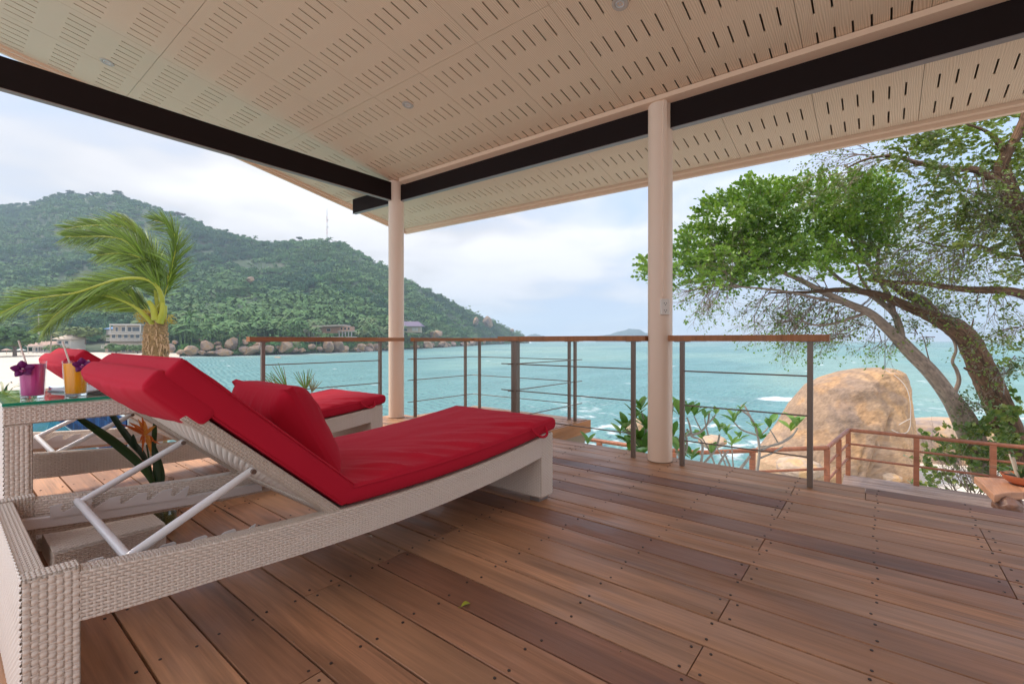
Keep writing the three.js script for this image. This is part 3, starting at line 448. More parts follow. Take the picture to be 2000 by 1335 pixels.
{
  const t = thing('throw_pillow', 'square red throw pillow leaning on the near lounger\'s raised back', 'pillow', [.893, .590, -1.895], 0);
  const g = new THREE.BoxGeometry(2, 2, 2, 90, 14, 90);
  warp(g, v => {
    const u = v.x, w = v.z, du = 1 - Math.abs(u), dw = 1 - Math.abs(w), md = -Math.log(Math.exp(-9 * du) + Math.exp(-9 * dw)) / 9, c = Math.pow(clamp(1 - Math.pow(1 - clamp(md), 2.4)), .72);
    const fold = .010 * c * Math.sin(Math.PI * c) + .030 * (Math.pow(fbm(u * 1.3 + 3, w * 8 + u * 1.5, 5, 3), 2.2)) * Math.pow(c, .6) * sstep(-.4, .5, u) + .007 * (fbm(u * 4, w * 11, 8, 2) - .5) * c;
    const bow = 1 - .055 * (1 - w * w) , bow2 = 1 - .055 * (1 - u * u);
    v.set(u * .215 * bow, v.y * (.010 + .105 * c) + v.y * fold + (v.y > 0 ? .0 : 0), w * .250 * bow2);
  });
  const p = plainPosUV(g); p.rotateZ(2.06); mesh('pillow_cover', [p], redCloth, t);
}
// ------------------------------------------------------------------ side table with drinks
{
  const t = thing('side_table', 'white wicker side table with glass top between the loungers', 'table', [.16, 0, -2.55]);
  mesh('apron', [cubeUV(rbox(0, .50, .628, .698, -.05, 0, .005)), cubeUV(rbox(0, .50, .628, .698, -.65, -.60, .005)), cubeUV(rbox(.45, .50, .629, .697, -.60, -.05, .005))], wicker, t);
  mesh('leg_panel', [cubeUV(rbox(0, .075, .03, .697, -.649, -.001, .005), true)], wicker, t);
  mesh('table_shelf', [cubeUV(span(.06, .44, .66, .69, -.60, -.05))], wicker, t);
  const wv = (p, g) => { mesh('woven_strands', g, strand, p).userData.kind = 'stuff'; };
  wv(mesh('low_shelf', [cubeUV(rbox(.125, .485, .03, .125, -.27, .055, .006))], wicker, t), [...weaveFace((u, v, o) => [.127 + u, .125 + o, -.268 + v], .356, .321, .0130, .0160), ...weaveFace((u, v, o) => [.127 + u, .122 - v, .055 + o], .356, .088, .008, .0135)]);
  wv(t.children[0], weaveFace((u, v, o) => [u, .697 - v, o], .50, .070, .0080, .0135));
  wv(t.children[1], [...weaveFace((u, v, o) => [v, .625 - u, o - .0006], .595, .075, .0130, .0100), ...weaveFace((u, v, o) => [-o, .697 - v, -.648 + u], .648, .66, .0084, .0135)]); mesh('base_bar', [cubeUV(rbox(.02, .20, .03, .09, -.60, -.30, .005))], wicker, t);
  const glass = phys([.80, .95, .88], .02, { transmission: 1, thickness: 0, ior: 1.5 }), edge = phys([.03, .42, .26], .12, { transmission: .3, thickness: 0 });
  mesh('glass_edge', [span(-.003, .503, .7025, .7135, .004, .0065), span(-.0055, -.003, .7025, .7135, -.652, .0065)], edge, t);
  mesh('glass_top', [rbox(-.002, .502, .702, .714, -.652, .004, .002)], glass, t);
}
const pane = phys([.97, .985, .98], .02, { transmission: 1, thickness: 0, ior: 1.45 });
function drink(name, label, x, z, c, cTop) {
  const t = thing(name, label, 'drink', [x, .7142, z], 0), P = a => a.map(p => new THREE.Vector2(...p));
  mesh('tumbler', [new THREE.LatheGeometry(P([[0, .0006], [.034, .0006], [.0355, .003], [.0362, .014], [.0425, .150]]), 40)], pane, t); mesh('glass_base', [new THREE.CylinderGeometry(.0345, .0338, .009, 40).translate(0, .0062, 0)], clearGlass, t);
  const col = new THREE.LatheGeometry(P([[0, .0128], [.0330, .0128], [.0391, .138], [0, .138]]), 40);
  paint(col, v => { const n = fbm(v.x * 60, v.y * 45, v.z * 60, 4), k = mix3(c, cTop, sstep(.42, .66, n)); return k; });
  mesh('juice', [col], std([1, 1, 1], .35, { vertexColors: true }), t); return t;
}
drink('berry_drink', 'tall glass of magenta berry drink, left on the glass table', .248, -2.700, [.50, .012, .20], [.85, .12, .42]);
drink('orange_drink', 'tall glass of orange juice, right on the glass table', .372, -2.662, [1, .36, .003], [1, .42, .01]);
for (const [x, z, l] of [[.248, -2.700, 'pale drinking straw leaning left in the berry drink'], [.372, -2.662, 'pale drinking straw leaning left in the orange juice']]) {
  const a = V(x + RT[0] * .012, .74, z + RT[1] * .012), b = V(x - RT[0] * .056, .945, z - RT[1] * .056); b.y = x < .3 ? .948 : .944;
  tag(mesh('drinking_straw', [rod(a, b, .0032, .0032, 10)], std([.80, .66, .58], .4)), l, 'straw', 'straws in the drinks');
}
function orchid(label, x, y, z, s) {
  const t = thing('orchid_flower', label, 'flower', [x, y, z], 0, 'orchids on the drinks'); t.rotation.y = YAW * 0 + Math.atan2(-x, -z) ;
  const pm = leafy([.16, .004, .13], .12), lip = leafy([.30, .02, .16], .1);
  const petal = (L, W, a, tilt, m, n) => { const g = grid(8, 10, (u, v) => { const w = W * Math.pow(Math.sin(Math.PI * Math.pow(v, .75) * .98 + .02), .8) * (u - .5) * 2; return [w, L * v, .006 * Math.sin(v * 3) - Math.abs(u - .5) * .010 + .006 * v * v, u, v]; }); g.rotateX(tilt); g.rotateZ(a); mesh(n, [g], m, t); };
  petal(.026 * s, .011 * s, 0.1, .3, pm, 'petal'); petal(.026 * s, .0105 * s, 1.35, .25, pm, 'petal'); petal(.026 * s, .0105 * s, -1.25, .25, pm, 'petal'); petal(.026 * s, .010 * s, 2.5, .3, pm, 'petal'); petal(.024 * s, .010 * s, -2.35, .3, pm, 'petal'); petal(.016 * s, .008 * s, 3.05, .9, lip, 'lip');
  mesh('column', [new THREE.SphereGeometry(.0035 * s, 10, 8)], std([.75, .55, .6], .5), t);
  mesh('stem', [rod(V(0, 0, -.003), V(.012, -.034, -.012), .0013)], leafy([.10, .12, .02], .1), t);
}
orchid('purple orchid on the rim of the berry drink', .248 - .030, .835, -2.700 + .036, 1.45);
orchid('purple orchid hooked on the right rim of the orange juice', .372 + .014, .845, -2.662 + .048, 1.35);
{
  const t = thing('menu_booklet', 'thin grey booklet lying on the glass table behind the orange juice', 'booklet', [.47, .7145, -2.87], .30);
  mesh('cover', [rbox(-.11, .11, 0, .006, -.15, .15, .002)], std([.16, .15, .17], .5), t);
  mesh('pages', [warp(new THREE.BoxGeometry(.20, .006, .28, 14, 1, 1).translate(0, .0095, 0), v => { v.y += .006 * Math.sin((v.x + .1) / .2 * Math.PI); })], std([.62, .62, .66], .6), t);
  mesh('clasp', [rbox(.04, .10, .006, .016, .151, .157, .001)], blackMetal, t);
}
// ------------------------------------------------------------------ vase with strelitzia on the floor
{
  const b = at(318, 1030, 2.33), t = thing('glass_vase', 'clear glass vase with water on the deck behind the near lounger', 'vase', [b.x, 0, b.z]), P = a => a.map(p => new THREE.Vector2(...p));
  mesh('vase_wall', [new THREE.LatheGeometry(P([[0, .001], [.050, .001], [.062, .03], [.060, .08], [.038, .16], [.034, .20], [.045, .245], [.0435, .246], [.0315, .20], [.0355, .16], [.057, .08], [.059, .03], [.048, .008], [0, .008]]), 36)], clearGlass, t);
  mesh('water', [new THREE.LatheGeometry(P([[0, .009], [.047, .009], [.0578, .03], [.0558, .078], [.045, .115], [0, .115]]), 36)], phys([.55, .62, .30], .05, { transmission: .75, thickness: .05, ior: 1.33, attenuationColor: new THREE.Color(.35, .42, .12), attenuationDistance: .08 }), t);
  const f = thing('bird_of_paradise', 'orange bird of paradise flower with long dark leaves standing in the vase', 'flower', [b.x, 0, b.z]);
  const o = V(b.x, 0, b.z), A = (px, py, D) => at(px, py, D).sub(o), base = V(0, .04, 0), green = leafy([.030, .085, .018], .2), greenD = leafy([.018, .05, .014], .15), or_ = leafy([.90, .26, .03], .35), or2 = leafy([.98, .46, .07], .35);
  const stem = (p, q, r, m = green) => mesh('stem', [taperTube([base, p, q], [r, r, r * .7], 7, 6)], m, f);
  const blade = (pts, W, m) => { const cv = new THREE.CatmullRomCurve3(pts), s = V(RT[0], 0, RT[1]); mesh('leaf', [grid(6, 24, (u, v) => { const p = cv.getPoint(v), tg = cv.getTangent(v), n = tg.clone().cross(V(FW[0], 0, FW[1])).normalize(), w = W * Math.pow(Math.sin(Math.PI * (.04 + .94 * v)), .7) * (u - .5) * 2; p.addScaledVector(n, w); p.addScaledVector(V(FW[0], 0, FW[1]), -.25 * Math.abs(w)); return [p.x, p.y, p.z, u, v]; })], m, f); };
  blade([A(308, 965, 2.32), A(285, 920, 2.30), A(235, 872, 2.28), A(180, 833, 2.26), A(128, 800, 2.24)], .024, green);
  blade([A(303, 960, 2.36), A(280, 890, 2.38), A(255, 860, 2.40), A(218, 808, 2.40), A(196, 770, 2.40)], .020, greenD);
  blade([A(309, 968, 2.30), A(314, 930, 2.30), A(306, 895, 2.30), A(297, 862, 2.30)], .024, greenD);
  blade([A(300, 900, 2.34), A(300, 870, 2.34), A(302, 838, 2.34), A(301, 820, 2.34)], .014, green);
  blade([A(268, 880, 2.34), A(262, 865, 2.34), A(259, 848, 2.34)], .016, greenD);
  stem(A(296, 930, 2.33), A(285, 868, 2.33), .005); stem(A(303, 935, 2.33), A(296, 885, 2.33), .005); stem(A(291, 925, 2.34), A(283, 905, 2.34), .004); stem(A(299, 930, 2.35), A(300, 890, 2.34), .004);
  const petal = (p, q, w, m) => { const d = q.clone().sub(p), mid = p.clone().lerp(q, .45).add(V(0, .006, 0)); mesh('petal', [taperTube([p, mid, q], [w * .5, w, .0007], 6, 5)], m, f); };
  const c = A(283, 848, 2.33);
  for (const [x, y, k] of [[236, 828, 0], [246, 833, 1], [250, 824, 0], [268, 818, 1], [276, 813, 0], [282, 822, 1], [287, 836, 1], [303, 866, 0], [305, 830, 1], [291, 880, 1], [298, 888, 1], [272, 862, 0], [293, 862, 1]]) petal(c.clone().add(V(rr(-.004, .004), rr(-.006, .006), 0)), A(x, y, 2.33 + rr(-.03, .03)), .0095, k ? or2 : or_);
  petal(A(290, 862, 2.33), A(312, 867, 2.30), .006, or_); petal(A(290, 905, 2.33), A(256, 899, 2.33), .006, leafy([.40, .09, .03], .2)); petal(A(289, 850, 2.33), A(294, 890, 2.32), .008, or2); petal(A(280, 850, 2.33), A(277, 882, 2.33), .007, or_);
}
// small fallen things on the boards
{
  const yl = leafy([.42, .44, .03], .3), tan = std([.55, .45, .36], .8);
  const lf = (x, z, s, a, m, l, n = 'fallen_leaf') => { const g = grid(6, 8, (u, v) => { const w = .011 * s * Math.pow(Math.sin(Math.PI * (v * .96 + .02)), .8) * (u - .5) * 2; return [w, .002 + .004 * s * Math.sin(v * 3.1) + Math.abs(w) * .5, .036 * s * v, u, v]; }); g.rotateY(a); const o = thing(n, l, 'leaf', [x, .001, z]); mesh('leaf_blade', [g], m, o); mesh('leaf_stalk', [rod(V(0, .003, 0), V(Math.sin(a + 3.1) * .012 * s, .001, Math.cos(a + 3.1) * .012 * s), .0007)], m, o); };
  lf(1.165, -1.16, 1, 1.2, yl, 'small yellow green leaf lying on a board near the bottom edge'); lf(1.30, -1.93, .8, .3, tan, 'curled tan leaf scrap beside the near lounger\'s foot half'); lf(1.05, -3.02, .9, 2.1, std([.62, .60, .52], .7), 'curled whitish leaf on the boards between the two loungers');
  const n = 60, s = stuff('leaf_litter', new THREE.TetrahedronGeometry(.0045, 0), std([.34, .22, .14], .9), n), m4 = new THREE.Matrix4(), r = rng(77); for (let i = 0; i < n; i++) { const k = Math.floor(r() * 22) + 6, x = SEAM[k] + rr(-.03, .03, r); m4.makeRotationFromEuler(new THREE.Euler(r() * 6, r() * 6, r() * 6)).scale(V(rr(.3, 1.6, r), .4, rr(.3, .9, r))).setPosition(x, .0018, rr(-4.3, .4, r)); s.setMatrixAt(i, m4); } tag(s, 'tiny brown crumbs of leaf litter along the board joints', 'leaf litter');
}

// ------------------------------------------------------------------ pool left of the loungers
{
  tag(mesh('pool_water', [grid(60, 60, (u, v) => { const x = mix(-3, 1.0, u), z = mix(-9.2, -4.93, v); return [x, -.115 + .008 * Math.sin(x * 9 + z * 4 + 3 * fbm(x, z, 1, 2)) + .006 * (fbm(x * 3, z * 3, 3, 3) - .5), z]; })], phys([.03, .20, .26], .06, { ior: 1.33 })), 'blue swimming pool water beside the deck', 'pool', null, 'structure');
  const t = thing('pool_wall', 'blue tiled end wall of the pool', null, [0, 0, 0], 0, null, 'structure');
  mesh('wall_core', [span(1.012, 1.25, -1.6, .292, -9.3, -4.93), span(-3, 1.5, -1.6, .05, -9.5, -9.2)], std([.45, .55, .6], .7), t);
  const tm = [[.006, .03, .12], [.010, .045, .16], [.004, .02, .08], [.013, .065, .19]].map(c => phys(c, .55, { specularIntensity: .25 })), g = rbox(-.004, .004, -.0485, .0485, -.0485, .0485, .003, 1), r = rng(5);
  for (let i = 0; i < 42; i++) for (let j = 0; j < 4; j++) { const m = mesh('tile', g, tm[Math.floor(r() * 4)], t); m.position.set(1.007, .242 - j * .101, -9.15 + i * .101); }
  mesh('coping', [rbox(-3, 1.6, -.06, .0, -4.925, -4.87, .006)], std([.5, .46, .42], .7), deck);
}
// ------------------------------------------------------------------ lower walkway, its timber railing and the slab bench
{
  const w = thing('walkway', 'lower grey brown timber walkway beyond the deck edge', null, [0, 0, 0], 0, null, 'structure'), r = rng(31);
  for (let i = 0; i < 50; i++) { const x0 = 11.16 - (i + 1) * .145; if (x0 < 3.9) break; const g = cubeUV(plankGeo(.139, 3.7), true, [r() * 9, r() * 9]), m = mesh('plank', g, walkWood[Math.floor(r() * 3)], w); m.position.set(x0 + .07, -1.68 + rr(-.002, .002, r), 1.32); }
  mesh('walkway_beam', [span(4, 11.1, -1.95, -1.72, -.45, -.35), span(4, 11.1, -1.95, -1.72, 2.2, 2.3)], dark, w);
  const top = -.80, sq = (x, z, y0, y1, s = .040) => cubeUV(rbox(x - s, x + s, y0, y1, z - s, z + s, .006));
  function timber(label, pts, posts, mids = [-.27, -.54]) {
    const t = thing('timber_railing', label, 'railing', [0, 0, 0], 0, 'reddish timber railings of the lower walkway');
    for (const [x, z, y0] of posts) mesh('post', [sq(x, z, y0, top - .02)], lowWood, t);
    for (let i = 0; i < pts.length - 1; i++) { const a = V(pts[i][0], top, pts[i][1]), b = V(pts[i + 1][0], top, pts[i + 1][1]); mesh('top_rail', [rod(a, b, .035, .035, 12)], lowWood, t); for (const d of mids) mesh('mid_rail', [rod(a.clone().add(V(0, d, 0)), b.clone().add(V(0, d, 0)), .021, .021, 10)], lowWood, t); }
  }
  timber('reddish timber railing running behind the frangipani to the stair corner', [[7.2, -4.6], [7.2, -2.9], [7.42, -2.2], [9.05, -.66]], [[7.2, -3.80, -2.6], [7.30, -2.55, -2.6], [8.09, -1.57, -2.6], [9.05, -.66, -2.6]], [-.34]);
  timber('short reddish timber railing between the two corner posts below the boulder', [[9.05, -.66], [11.12, -.47]], [[10.05, -.56, -2.6], [11.12, -.47, -1.68]]);
  timber('reddish timber railing across the seaward side of the lower walkway', [[11.12, -.47], [11.1, 3.2]], [[11.1, .53, -1.70], [11.1, 1.50, -1.70], [11.1, 2.5, -1.7]]);
  const pt = (px, py, y) => at(px, py, (EYE - y) * 900 / (py - 664)), yT = -1.0;
  const P = [[1904, 930], [1925, 949], [1944, 967], [1961, 963], [1977, 961], [2000, 961], [2080, 957], [2080, 942], [2000, 937], [1950, 933]].map(([a, b]) => pt(a, b, yT));
  const b = thing('slab_bench', 'thick live edge wooden slab bench on the lower walkway', 'bench'), s = new THREE.Shape(P.map(p => new THREE.Vector2(p.x, -p.z)));
  mesh('seat_slab', [cubeUV(new THREE.ExtrudeGeometry(s, { depth: .075, bevelEnabled: true, bevelSize: .012, bevelThickness: .012, bevelSegments: 2, bevelOffset: -.012 }).rotateX(-Math.PI / 2).translate(0, yT - .087, 0))], benchWood, b);
  for (const [px, py, D, sx, sy, sz, sd] of [[1970, 981, 5.85, .17, .11, .14, 3], [1958, 994, 5.95, .07, .36, .08, 4], [1990, 990, 5.98, .05, .36, .06, 5], [2040, 992, 6.1, .10, .36, .10, 6]]) { const c = at(px, py, D), g = lump(sd, 9, .3, 1.6); g.scale(sx, sy, sz); g.translate(c.x, Math.min(c.y, yT - .10 - sy * .5) - (sy > .2 ? .10 : 0), c.z); mesh(sy > .2 ? 'root_leg' : 'root_knot', [g], wood([.20, .09, .05], .9), b); }
  const c = pt(1999, 947, yT), pp = thing('potted_plant', 'terracotta bowl with strappy green plant on the slab bench', 'potted plant', [c.x, yT + .002, c.z]);
  mesh('bowl', [new THREE.LatheGeometry([[0, .004], [.10, .004], [.17, .05], [.215, .13], [.207, .132], [.16, .06], [.09, .02], [0, .02]].map(q => new THREE.Vector2(...q)), 36)], std([.50, .145, .06], .75, { bumpMap: rockBump, bumpScale: .01 }), pp); mesh('soil', [new THREE.CylinderGeometry(.19, .19, .01, 24).translate(0, .095, 0)], std([.06, .04, .03], 1), pp);
  const r2 = rng(8), gl = leafy([.06, .16, .03], .3), gd = leafy([.03, .09, .02], .25);
  for (let i = 0; i < 26; i++) { const a = r2() * 6.28, L = rr(.16, .42, r2), up = rr(.5, 1.3, r2), w = rr(.010, .02, r2); mesh('leaf', [grid(3, 9, (u, v) => { const d = L * v * Math.cos(up * (1 - v * .7)), h = L * v * Math.sin(up) - .5 * L * v * v * .7, ww = w * Math.pow(Math.sin(Math.PI * (.08 + .9 * v)), .7) * (u - .5) * 2; return [Math.cos(a) * (.05 + d) - Math.sin(a) * ww, .10 + h, Math.sin(a) * (.05 + d) + Math.cos(a) * ww, u, v]; })], r2() < .5 ? gl : gd, pp); }
  for (let i = 0; i < 6; i++) { const a = r2() * 6.28; mesh('cane', [taperTube([V(Math.cos(a) * .06, .09, Math.sin(a) * .06), V(Math.cos(a) * .10, .22, Math.sin(a) * .10), V(Math.cos(a) * .16, .38, Math.sin(a) * .15)], [.014, .012, .009], 7, 4)], std([.42, .34, .26], .9), pp); }
}
// ------------------------------------------------------------------ boulders
const BIG = [[960, 1500, 1730], [935, 1488, 1745], [918, 1479, 1752], [898, 1483, 1757], [880, 1501, 1762], [835, 1531, 1762], [795, 1554, 1759], [755, 1586, 1758], [740, 1611, 1757], [728, 1642, 1752], [721, 1672, 1745], [718.5, 1692, 1736], [717.4, 1711, 1717]];
function loft(rows, D, deep, seed, amp, nu = 110, nv = 90) {
  const rev = rows.slice().reverse().map(r => r);
  const L = y => lut(rev.map(r => [r[0], r[1]]), y), Rg = y => lut(rev.map(r => [r[0], r[2]]), y), y0 = rows[rows.length - 1][0], y1 = rows[0][0];
  const P = (py, th, wob = true) => { const l = L(py), r = Rg(py), c = (l + r) / 2, w = (r - l) / 2, sq = Math.sign(Math.cos(th)) * Math.pow(Math.abs(Math.cos(th)), .82), px = c + w * sq, k = deep * w * Math.sin(th) / 900 * D, D2 = D - k; const p = at(px, py, D), q = V(p.x - FW[0] * k, p.y, p.z - FW[1] * k); if (wob) { const n = (fbm(q.x * .9 + seed, q.y * .9, q.z * .9, 4) - .5) * amp + (fbm(q.x * 4, q.y * 4 + seed, q.z * 4, 3) - .5) * amp * .16; q.add(V(-FW[0] * n * Math.max(0, Math.sin(th)), n * .2, -FW[1] * n * Math.max(0, Math.sin(th)))); } return q; };
  const g = grid(nu, nv, (u, v) => { const vv = v * v * (3 - 2 * v) * .4 + v * .6, q = P(mix(y1, y0 - .01, vv), u * 2 * Math.PI + 1.0); return [q.x, q.y, q.z, u * 8, v * 4]; });
  const m = mergeVertices((() => { const z = g.clone(); return z; })(), 1e-4); m.computeVertexNormals();
  const cap = at((rows[rows.length - 1][1] + rows[rows.length - 1][2]) / 2, y0 - .5, D); return { g: m, P, cap };
}
const capOf = (L, D, y, a, b) => { const c = at((a + b) / 2, y, D), w = (b - a) / 2 / 900 * D; return new THREE.SphereGeometry(1, 24, 8, 0, 6.283, 0, 1.57).scale(w, .03, w * .6).translate(c.x, c.y - .015, c.z); };
let bigP;
{
  const { g, P } = loft(BIG, 17, .85, 3, .55, 260, 190); bigP = P;
  warp(g, v => { const [px, D] = pixOf(v.x, v.z), py = 664 - (v.y - EYE) / D * 900; for (const [x0, y0, x1, y1, d, w] of [[1722, 850, 1698, 932, .16, 3.2], [1745, 800, 1708, 932, .12, 3], [1693, 870, 1679, 930, .10, 2.4]]) { const t = clamp((py - y0) / (y1 - y0)), cx = mix(x0, x1, t), k = d * Math.exp(-Math.pow((px - cx) / w, 2)) * sstep(0, .15, t); v.x += FW[0] * k; v.z += FW[1] * k; } });
  paint(g, v => { const a = fbm(v.x * .7, v.y * .7, v.z * .7, 5), b = fbm(v.x * 1.8, v.y * 1.3, v.z * 1.8, 5), s = fbm(v.x * 2.6 + v.z * 2.6, v.y * .35, 7, 4), c = fbm(v.x * 14, v.y * 14, v.z * 14, 2), side = sstep(-1.2, .6, (v.x * RT[0] + v.z * RT[1]) - 13.15); let k = mix3([.36, .265, .20], [.50, .36, .25], sstep(.36, .62, a)); k = mix3(k, [.60, .36, .17], sstep(.53, .66, b) * .5); k = mix3(k, [.58, .38, .18], side * .55 * sstep(.4, .56, s)); k = mix3(k, [.25, .185, .15], sstep(.53, .66, s) * .45); k = mix3(k, [.25, .20, .185], sstep(.56, .66, fbm(v.x * 1.1 + 9, v.y * 1.1, v.z * 1.1, 4)) * .5); const e = fbm(v.x * 34, v.y * 34, v.z * 34, 2); return k.map((x, j) => x * (.38 + .58 * c + .52 * e) * [1.04, .93, .80][j]); });
  const t = thing('giant_boulder', 'huge rounded tan granite boulder standing in the surf behind the deck railing', 'boulder'); mesh('rock', [g], rockMat, t);
  const rows2 = [[930, 1764, 1985], [905, 1762, 1992], [860, 1762, 1985], [840, 1763, 1968], [828, 1772, 1945], [821, 1797, 1915], [818, 1828, 1888], [816.6, 1855, 1861]], q = loft(rows2, 19.5, .7, 8, .5, 150, 90);
  paint(q.g, v => rockTone(v, .8, 4)); const t2 = thing('giant_boulder', 'low broad granite boulder right of the tall one, behind the leaning trunks', 'boulder'); mesh('rock', [q.g], rockMat, t2);
  const q3 = loft([[945, 1764, 1786], [925, 1764, 1787], [880, 1762, 1784], [858, 1764, 1779], [850, 1767, 1775]], 16.6, .9, 12, .2, 50, 40); paint(q3.g, v => rockTone(v, 1, 9)); tag(mesh('rock_stub', q3.g, rockMat), 'narrow grey rock wedged at the right foot of the tall boulder', 'rock');
  for (const [px, py, w, h, D, l] of [[1243, 838, 44, 40, 17.5, 'small brown rock in the surf left of the near column'], [1392, 862, 60, 26, 17.5, 'low reddish rock awash behind the frangipani branches'], [1560, 915, 90, 40, 14.5, 'dark mossy low rock at the left foot of the tall boulder'], [1735, 931, 50, 22, 15, 'wet sandy rock in the gap right of the tall boulder']]) { const c = at(px, py, D), g2 = lump(px, 18, .22, 1.4); g2.scale(w / 1800 * D, h / 1800 * D, w / 2000 * D); paint(g2, v => rockTone(v, 1.4, px)); const m = tag(mesh('surf_rock', g2, rockMat), l, 'rock'); m.position.copy(c); }
  const front = (px, py) => { let th = Math.PI / 2; const l = lut(BIG.slice().reverse().map(r => [r[0], r[1]]), py), r = lut(BIG.slice().reverse().map(r => [r[0], r[2]]), py), c = clamp((px - (l + r) / 2) / ((r - l) / 2), -1, 1); th = Math.acos(Math.sign(c) * Math.pow(Math.abs(c), 1 / .82)); return bigP(py, th).add(V(-FW[0] * .07, 0, -FW[1] * .07)); };
  const rp = [[1699, 721], [1708, 735], [1713, 752], [1713, 778], [1708, 798], [1699, 815], [1688, 825], [1672, 826], [1660, 820]].map(p => front(...p)), rp2 = [[1704, 803], [1690, 806], [1675, 812]].map(p => front(...p)), o = thing('boulder_rope', 'pale rope draped down the face of the tall boulder', 'rope'); mesh('rope', [taperTube(rp, rp.map(() => .014), 6, 5)], std([.58, .50, .43], .8), o); mesh('rope_tail', [taperTube(rp2, rp2.map(() => .011), 6, 5)], std([.66, .58, .50], .8), o);
}
{ // the rocky shoreline across the bay: four stones, many copies
  const proto = [0, 1, 2, 3].map(i => { const g = lump(30 + i * 3, 16, .26, 1.1 + .2 * i, 9); warp(g, v => { v.y *= .9; v.y += .1 * v.x * (i - 1.5); }); paint(g, v => { const k = rockTone(v, 1.3, i * 5); return k.map((x, j) => x * [.94, .88, .86][j] * .80); }); return g; });
  const r = rng(99); let first = [null, null, null, null]; const ORD = 'first second third fourth fifth sixth seventh eighth ninth tenth eleventh twelfth thirteenth fourteenth fifteenth sixteenth seventeenth eighteenth nineteenth twentieth'.split(' '), laid = [];
  const put = (px, py, w, h, back = 0, label, group) => {
    const wd = lut(WATER, px), D = wd * .99 + back, c = at(px, py, D), k = Math.floor(r() * 4); let m;
    if (label) { m = tag(mesh('hill_boulder', proto[k], farRock), label, 'boulder', group); } else if (!first[k]) m = first[k] = tag(mesh('shore_boulder', proto[k], farRock), 'pinkish granite boulder piled with others along the far waterline', 'boulder', 'granite boulders along the far shoreline'); else m = copy(first[k]);
    if (!label) { laid.push([px, w, m]); const q = rr(.65, 1.3, r); w *= q; h *= q * rr(.85, 1.2, r); } m.position.copy(c); m.scale.set(w / 2150 * D, h / 1850 * D, w / 2200 * D); m.rotation.set(rr(-.25, .25, r), r() * 6.3, rr(-.3, .3, r));
  };
  for (const a of [[332, 679, 20, 16], [352, 687, 26, 16], [372, 684, 32, 20], [393, 688, 24, 12], [403, 675, 30, 24, 1], [412, 689, 32, 10], [425, 671, 22, 11, 3], [428, 679, 24, 12, 1], [436, 688, 38, 14], [453, 671, 34, 26, 2], [478, 668, 20, 16, 3], [476, 682, 28, 16], [491, 684, 44, 16], [505, 675, 30, 18, 2], [525, 681, 24, 16], [540, 675, 22, 20, 2], [556, 677, 32, 20, 1], [575, 683, 18, 10], [590, 684, 22, 12], [608, 677, 26, 16, 1], [625, 681, 20, 14], [641, 677, 24, 22, 1], [661, 676, 28, 24, 1], [673, 683, 22, 14], [700, 686, 24, 10], [716, 683, 30, 11], [738, 682, 28, 10], [398, 661, 22, 10, 6], [470, 655, 16, 9, 9], [536, 666, 22, 9, 8], [604, 665, 18, 8, 8], [341, 668, 18, 10, 5], [516, 668, 18, 12, 4], [578, 673, 18, 12, 4], [540.5, 700, 30, 11, -26]]) put(...a);
  for (let i = 0; i < 42; i++) { const px = rr(690, 1022, r), w = rr(9, 26, r) * (px > 930 ? .7 : 1); put(px, lut([[690, 683], [760, 680], [850, 675.5], [920, 671.5], [1022, 667.5]], px) + rr(-4, 1, r), w, w * rr(.4, .7, r), rr(0, 4, r)); }
  laid.sort((a, b) => a[0] - b[0]); const cnt = {}; for (const [px, w, m] of laid) { const sec = px < 484 ? 'between the coconut palm and the railing\'s left end' : px < 640 ? 'below the left half of the far handrail' : px < 765 ? 'left of the far column' : px < 880 ? 'right of the far column' : 'towards the headland tip', k = cnt[sec] = (cnt[sec] ?? -1) + 1; m.userData.label = `${w > 27 ? 'big' : w > 19 ? 'medium' : 'small'} granite shore boulder, ${ORD[Math.min(k, 19)]} from left ${sec}`; }
  put(852, 653, 32, 18, 12, 'large pale boulder on the headland shore right of the far column'); put(929, 627, 16, 20, 60, 'left of two big bare boulders near the end of the headland'); put(953, 629, 24, 30, 70, 'right and larger of two big bare boulders near the end of the headland'); put(1000, 645, 12, 8, 40, 'small pink bare boulder at the tip of the headland'); put(489, 546, 22, 15, 130, 'bare boulder in the woods half way up the hill'); put(618, 610, 12, 10, 60, 'small grey boulder in the lower woods of the hill'); put(708, 548, 26, 20, 170, 'rocky outcrop high on the right shoulder of the hill');
}

// ------------------------------------------------------------------ vegetation near the deck
const Q4 = new THREE.Matrix4(), UPV = V(0, 1, 0);
function leafShape(w, l, fold = .25) { const g = new THREE.BufferGeometry(), f = w * fold; g.setAttribute('position', new THREE.Float32BufferAttribute([0, 0, 0, -w, f, l * .45, 0, 0, l * .5, w, f, l * .45, -w * .6, f * .8, l * .8, 0, 0, l, w * .6, f * .8, l * .8], 3)); g.setAttribute('uv', new THREE.Float32BufferAttribute([0, 0, 0, .4, .5, .5, 1, .4, 0, .8, .5, 1, 1, .8], 2)); g.setIndex([0, 2, 1, 0, 3, 2, 1, 2, 4, 2, 5, 4, 2, 3, 6, 2, 6, 5]); g.computeVertexNormals(); return g; }
function scatter(name, geo, mat, parent, items, tone) {      // items: [position, direction, size]
  const m = stuff(name, geo, mat, items.length, parent), o = new THREE.Object3D(), c = new THREE.Color();
  items.forEach(([p, d, s], i) => { o.position.copy(p); o.up.set(d.y > .9 ? 1 : 0, d.y > .9 ? 0 : 1, 0); o.lookAt(p.x + d.x, p.y + d.y, p.z + d.z); o.rotateZ(rr(-1.2, 1.2)); o.scale.setScalar(s); o.updateMatrix(); m.setMatrixAt(i, o.matrix); m.setColorAt(i, c.setRGB(...tone(i, p))); }); return m;
}
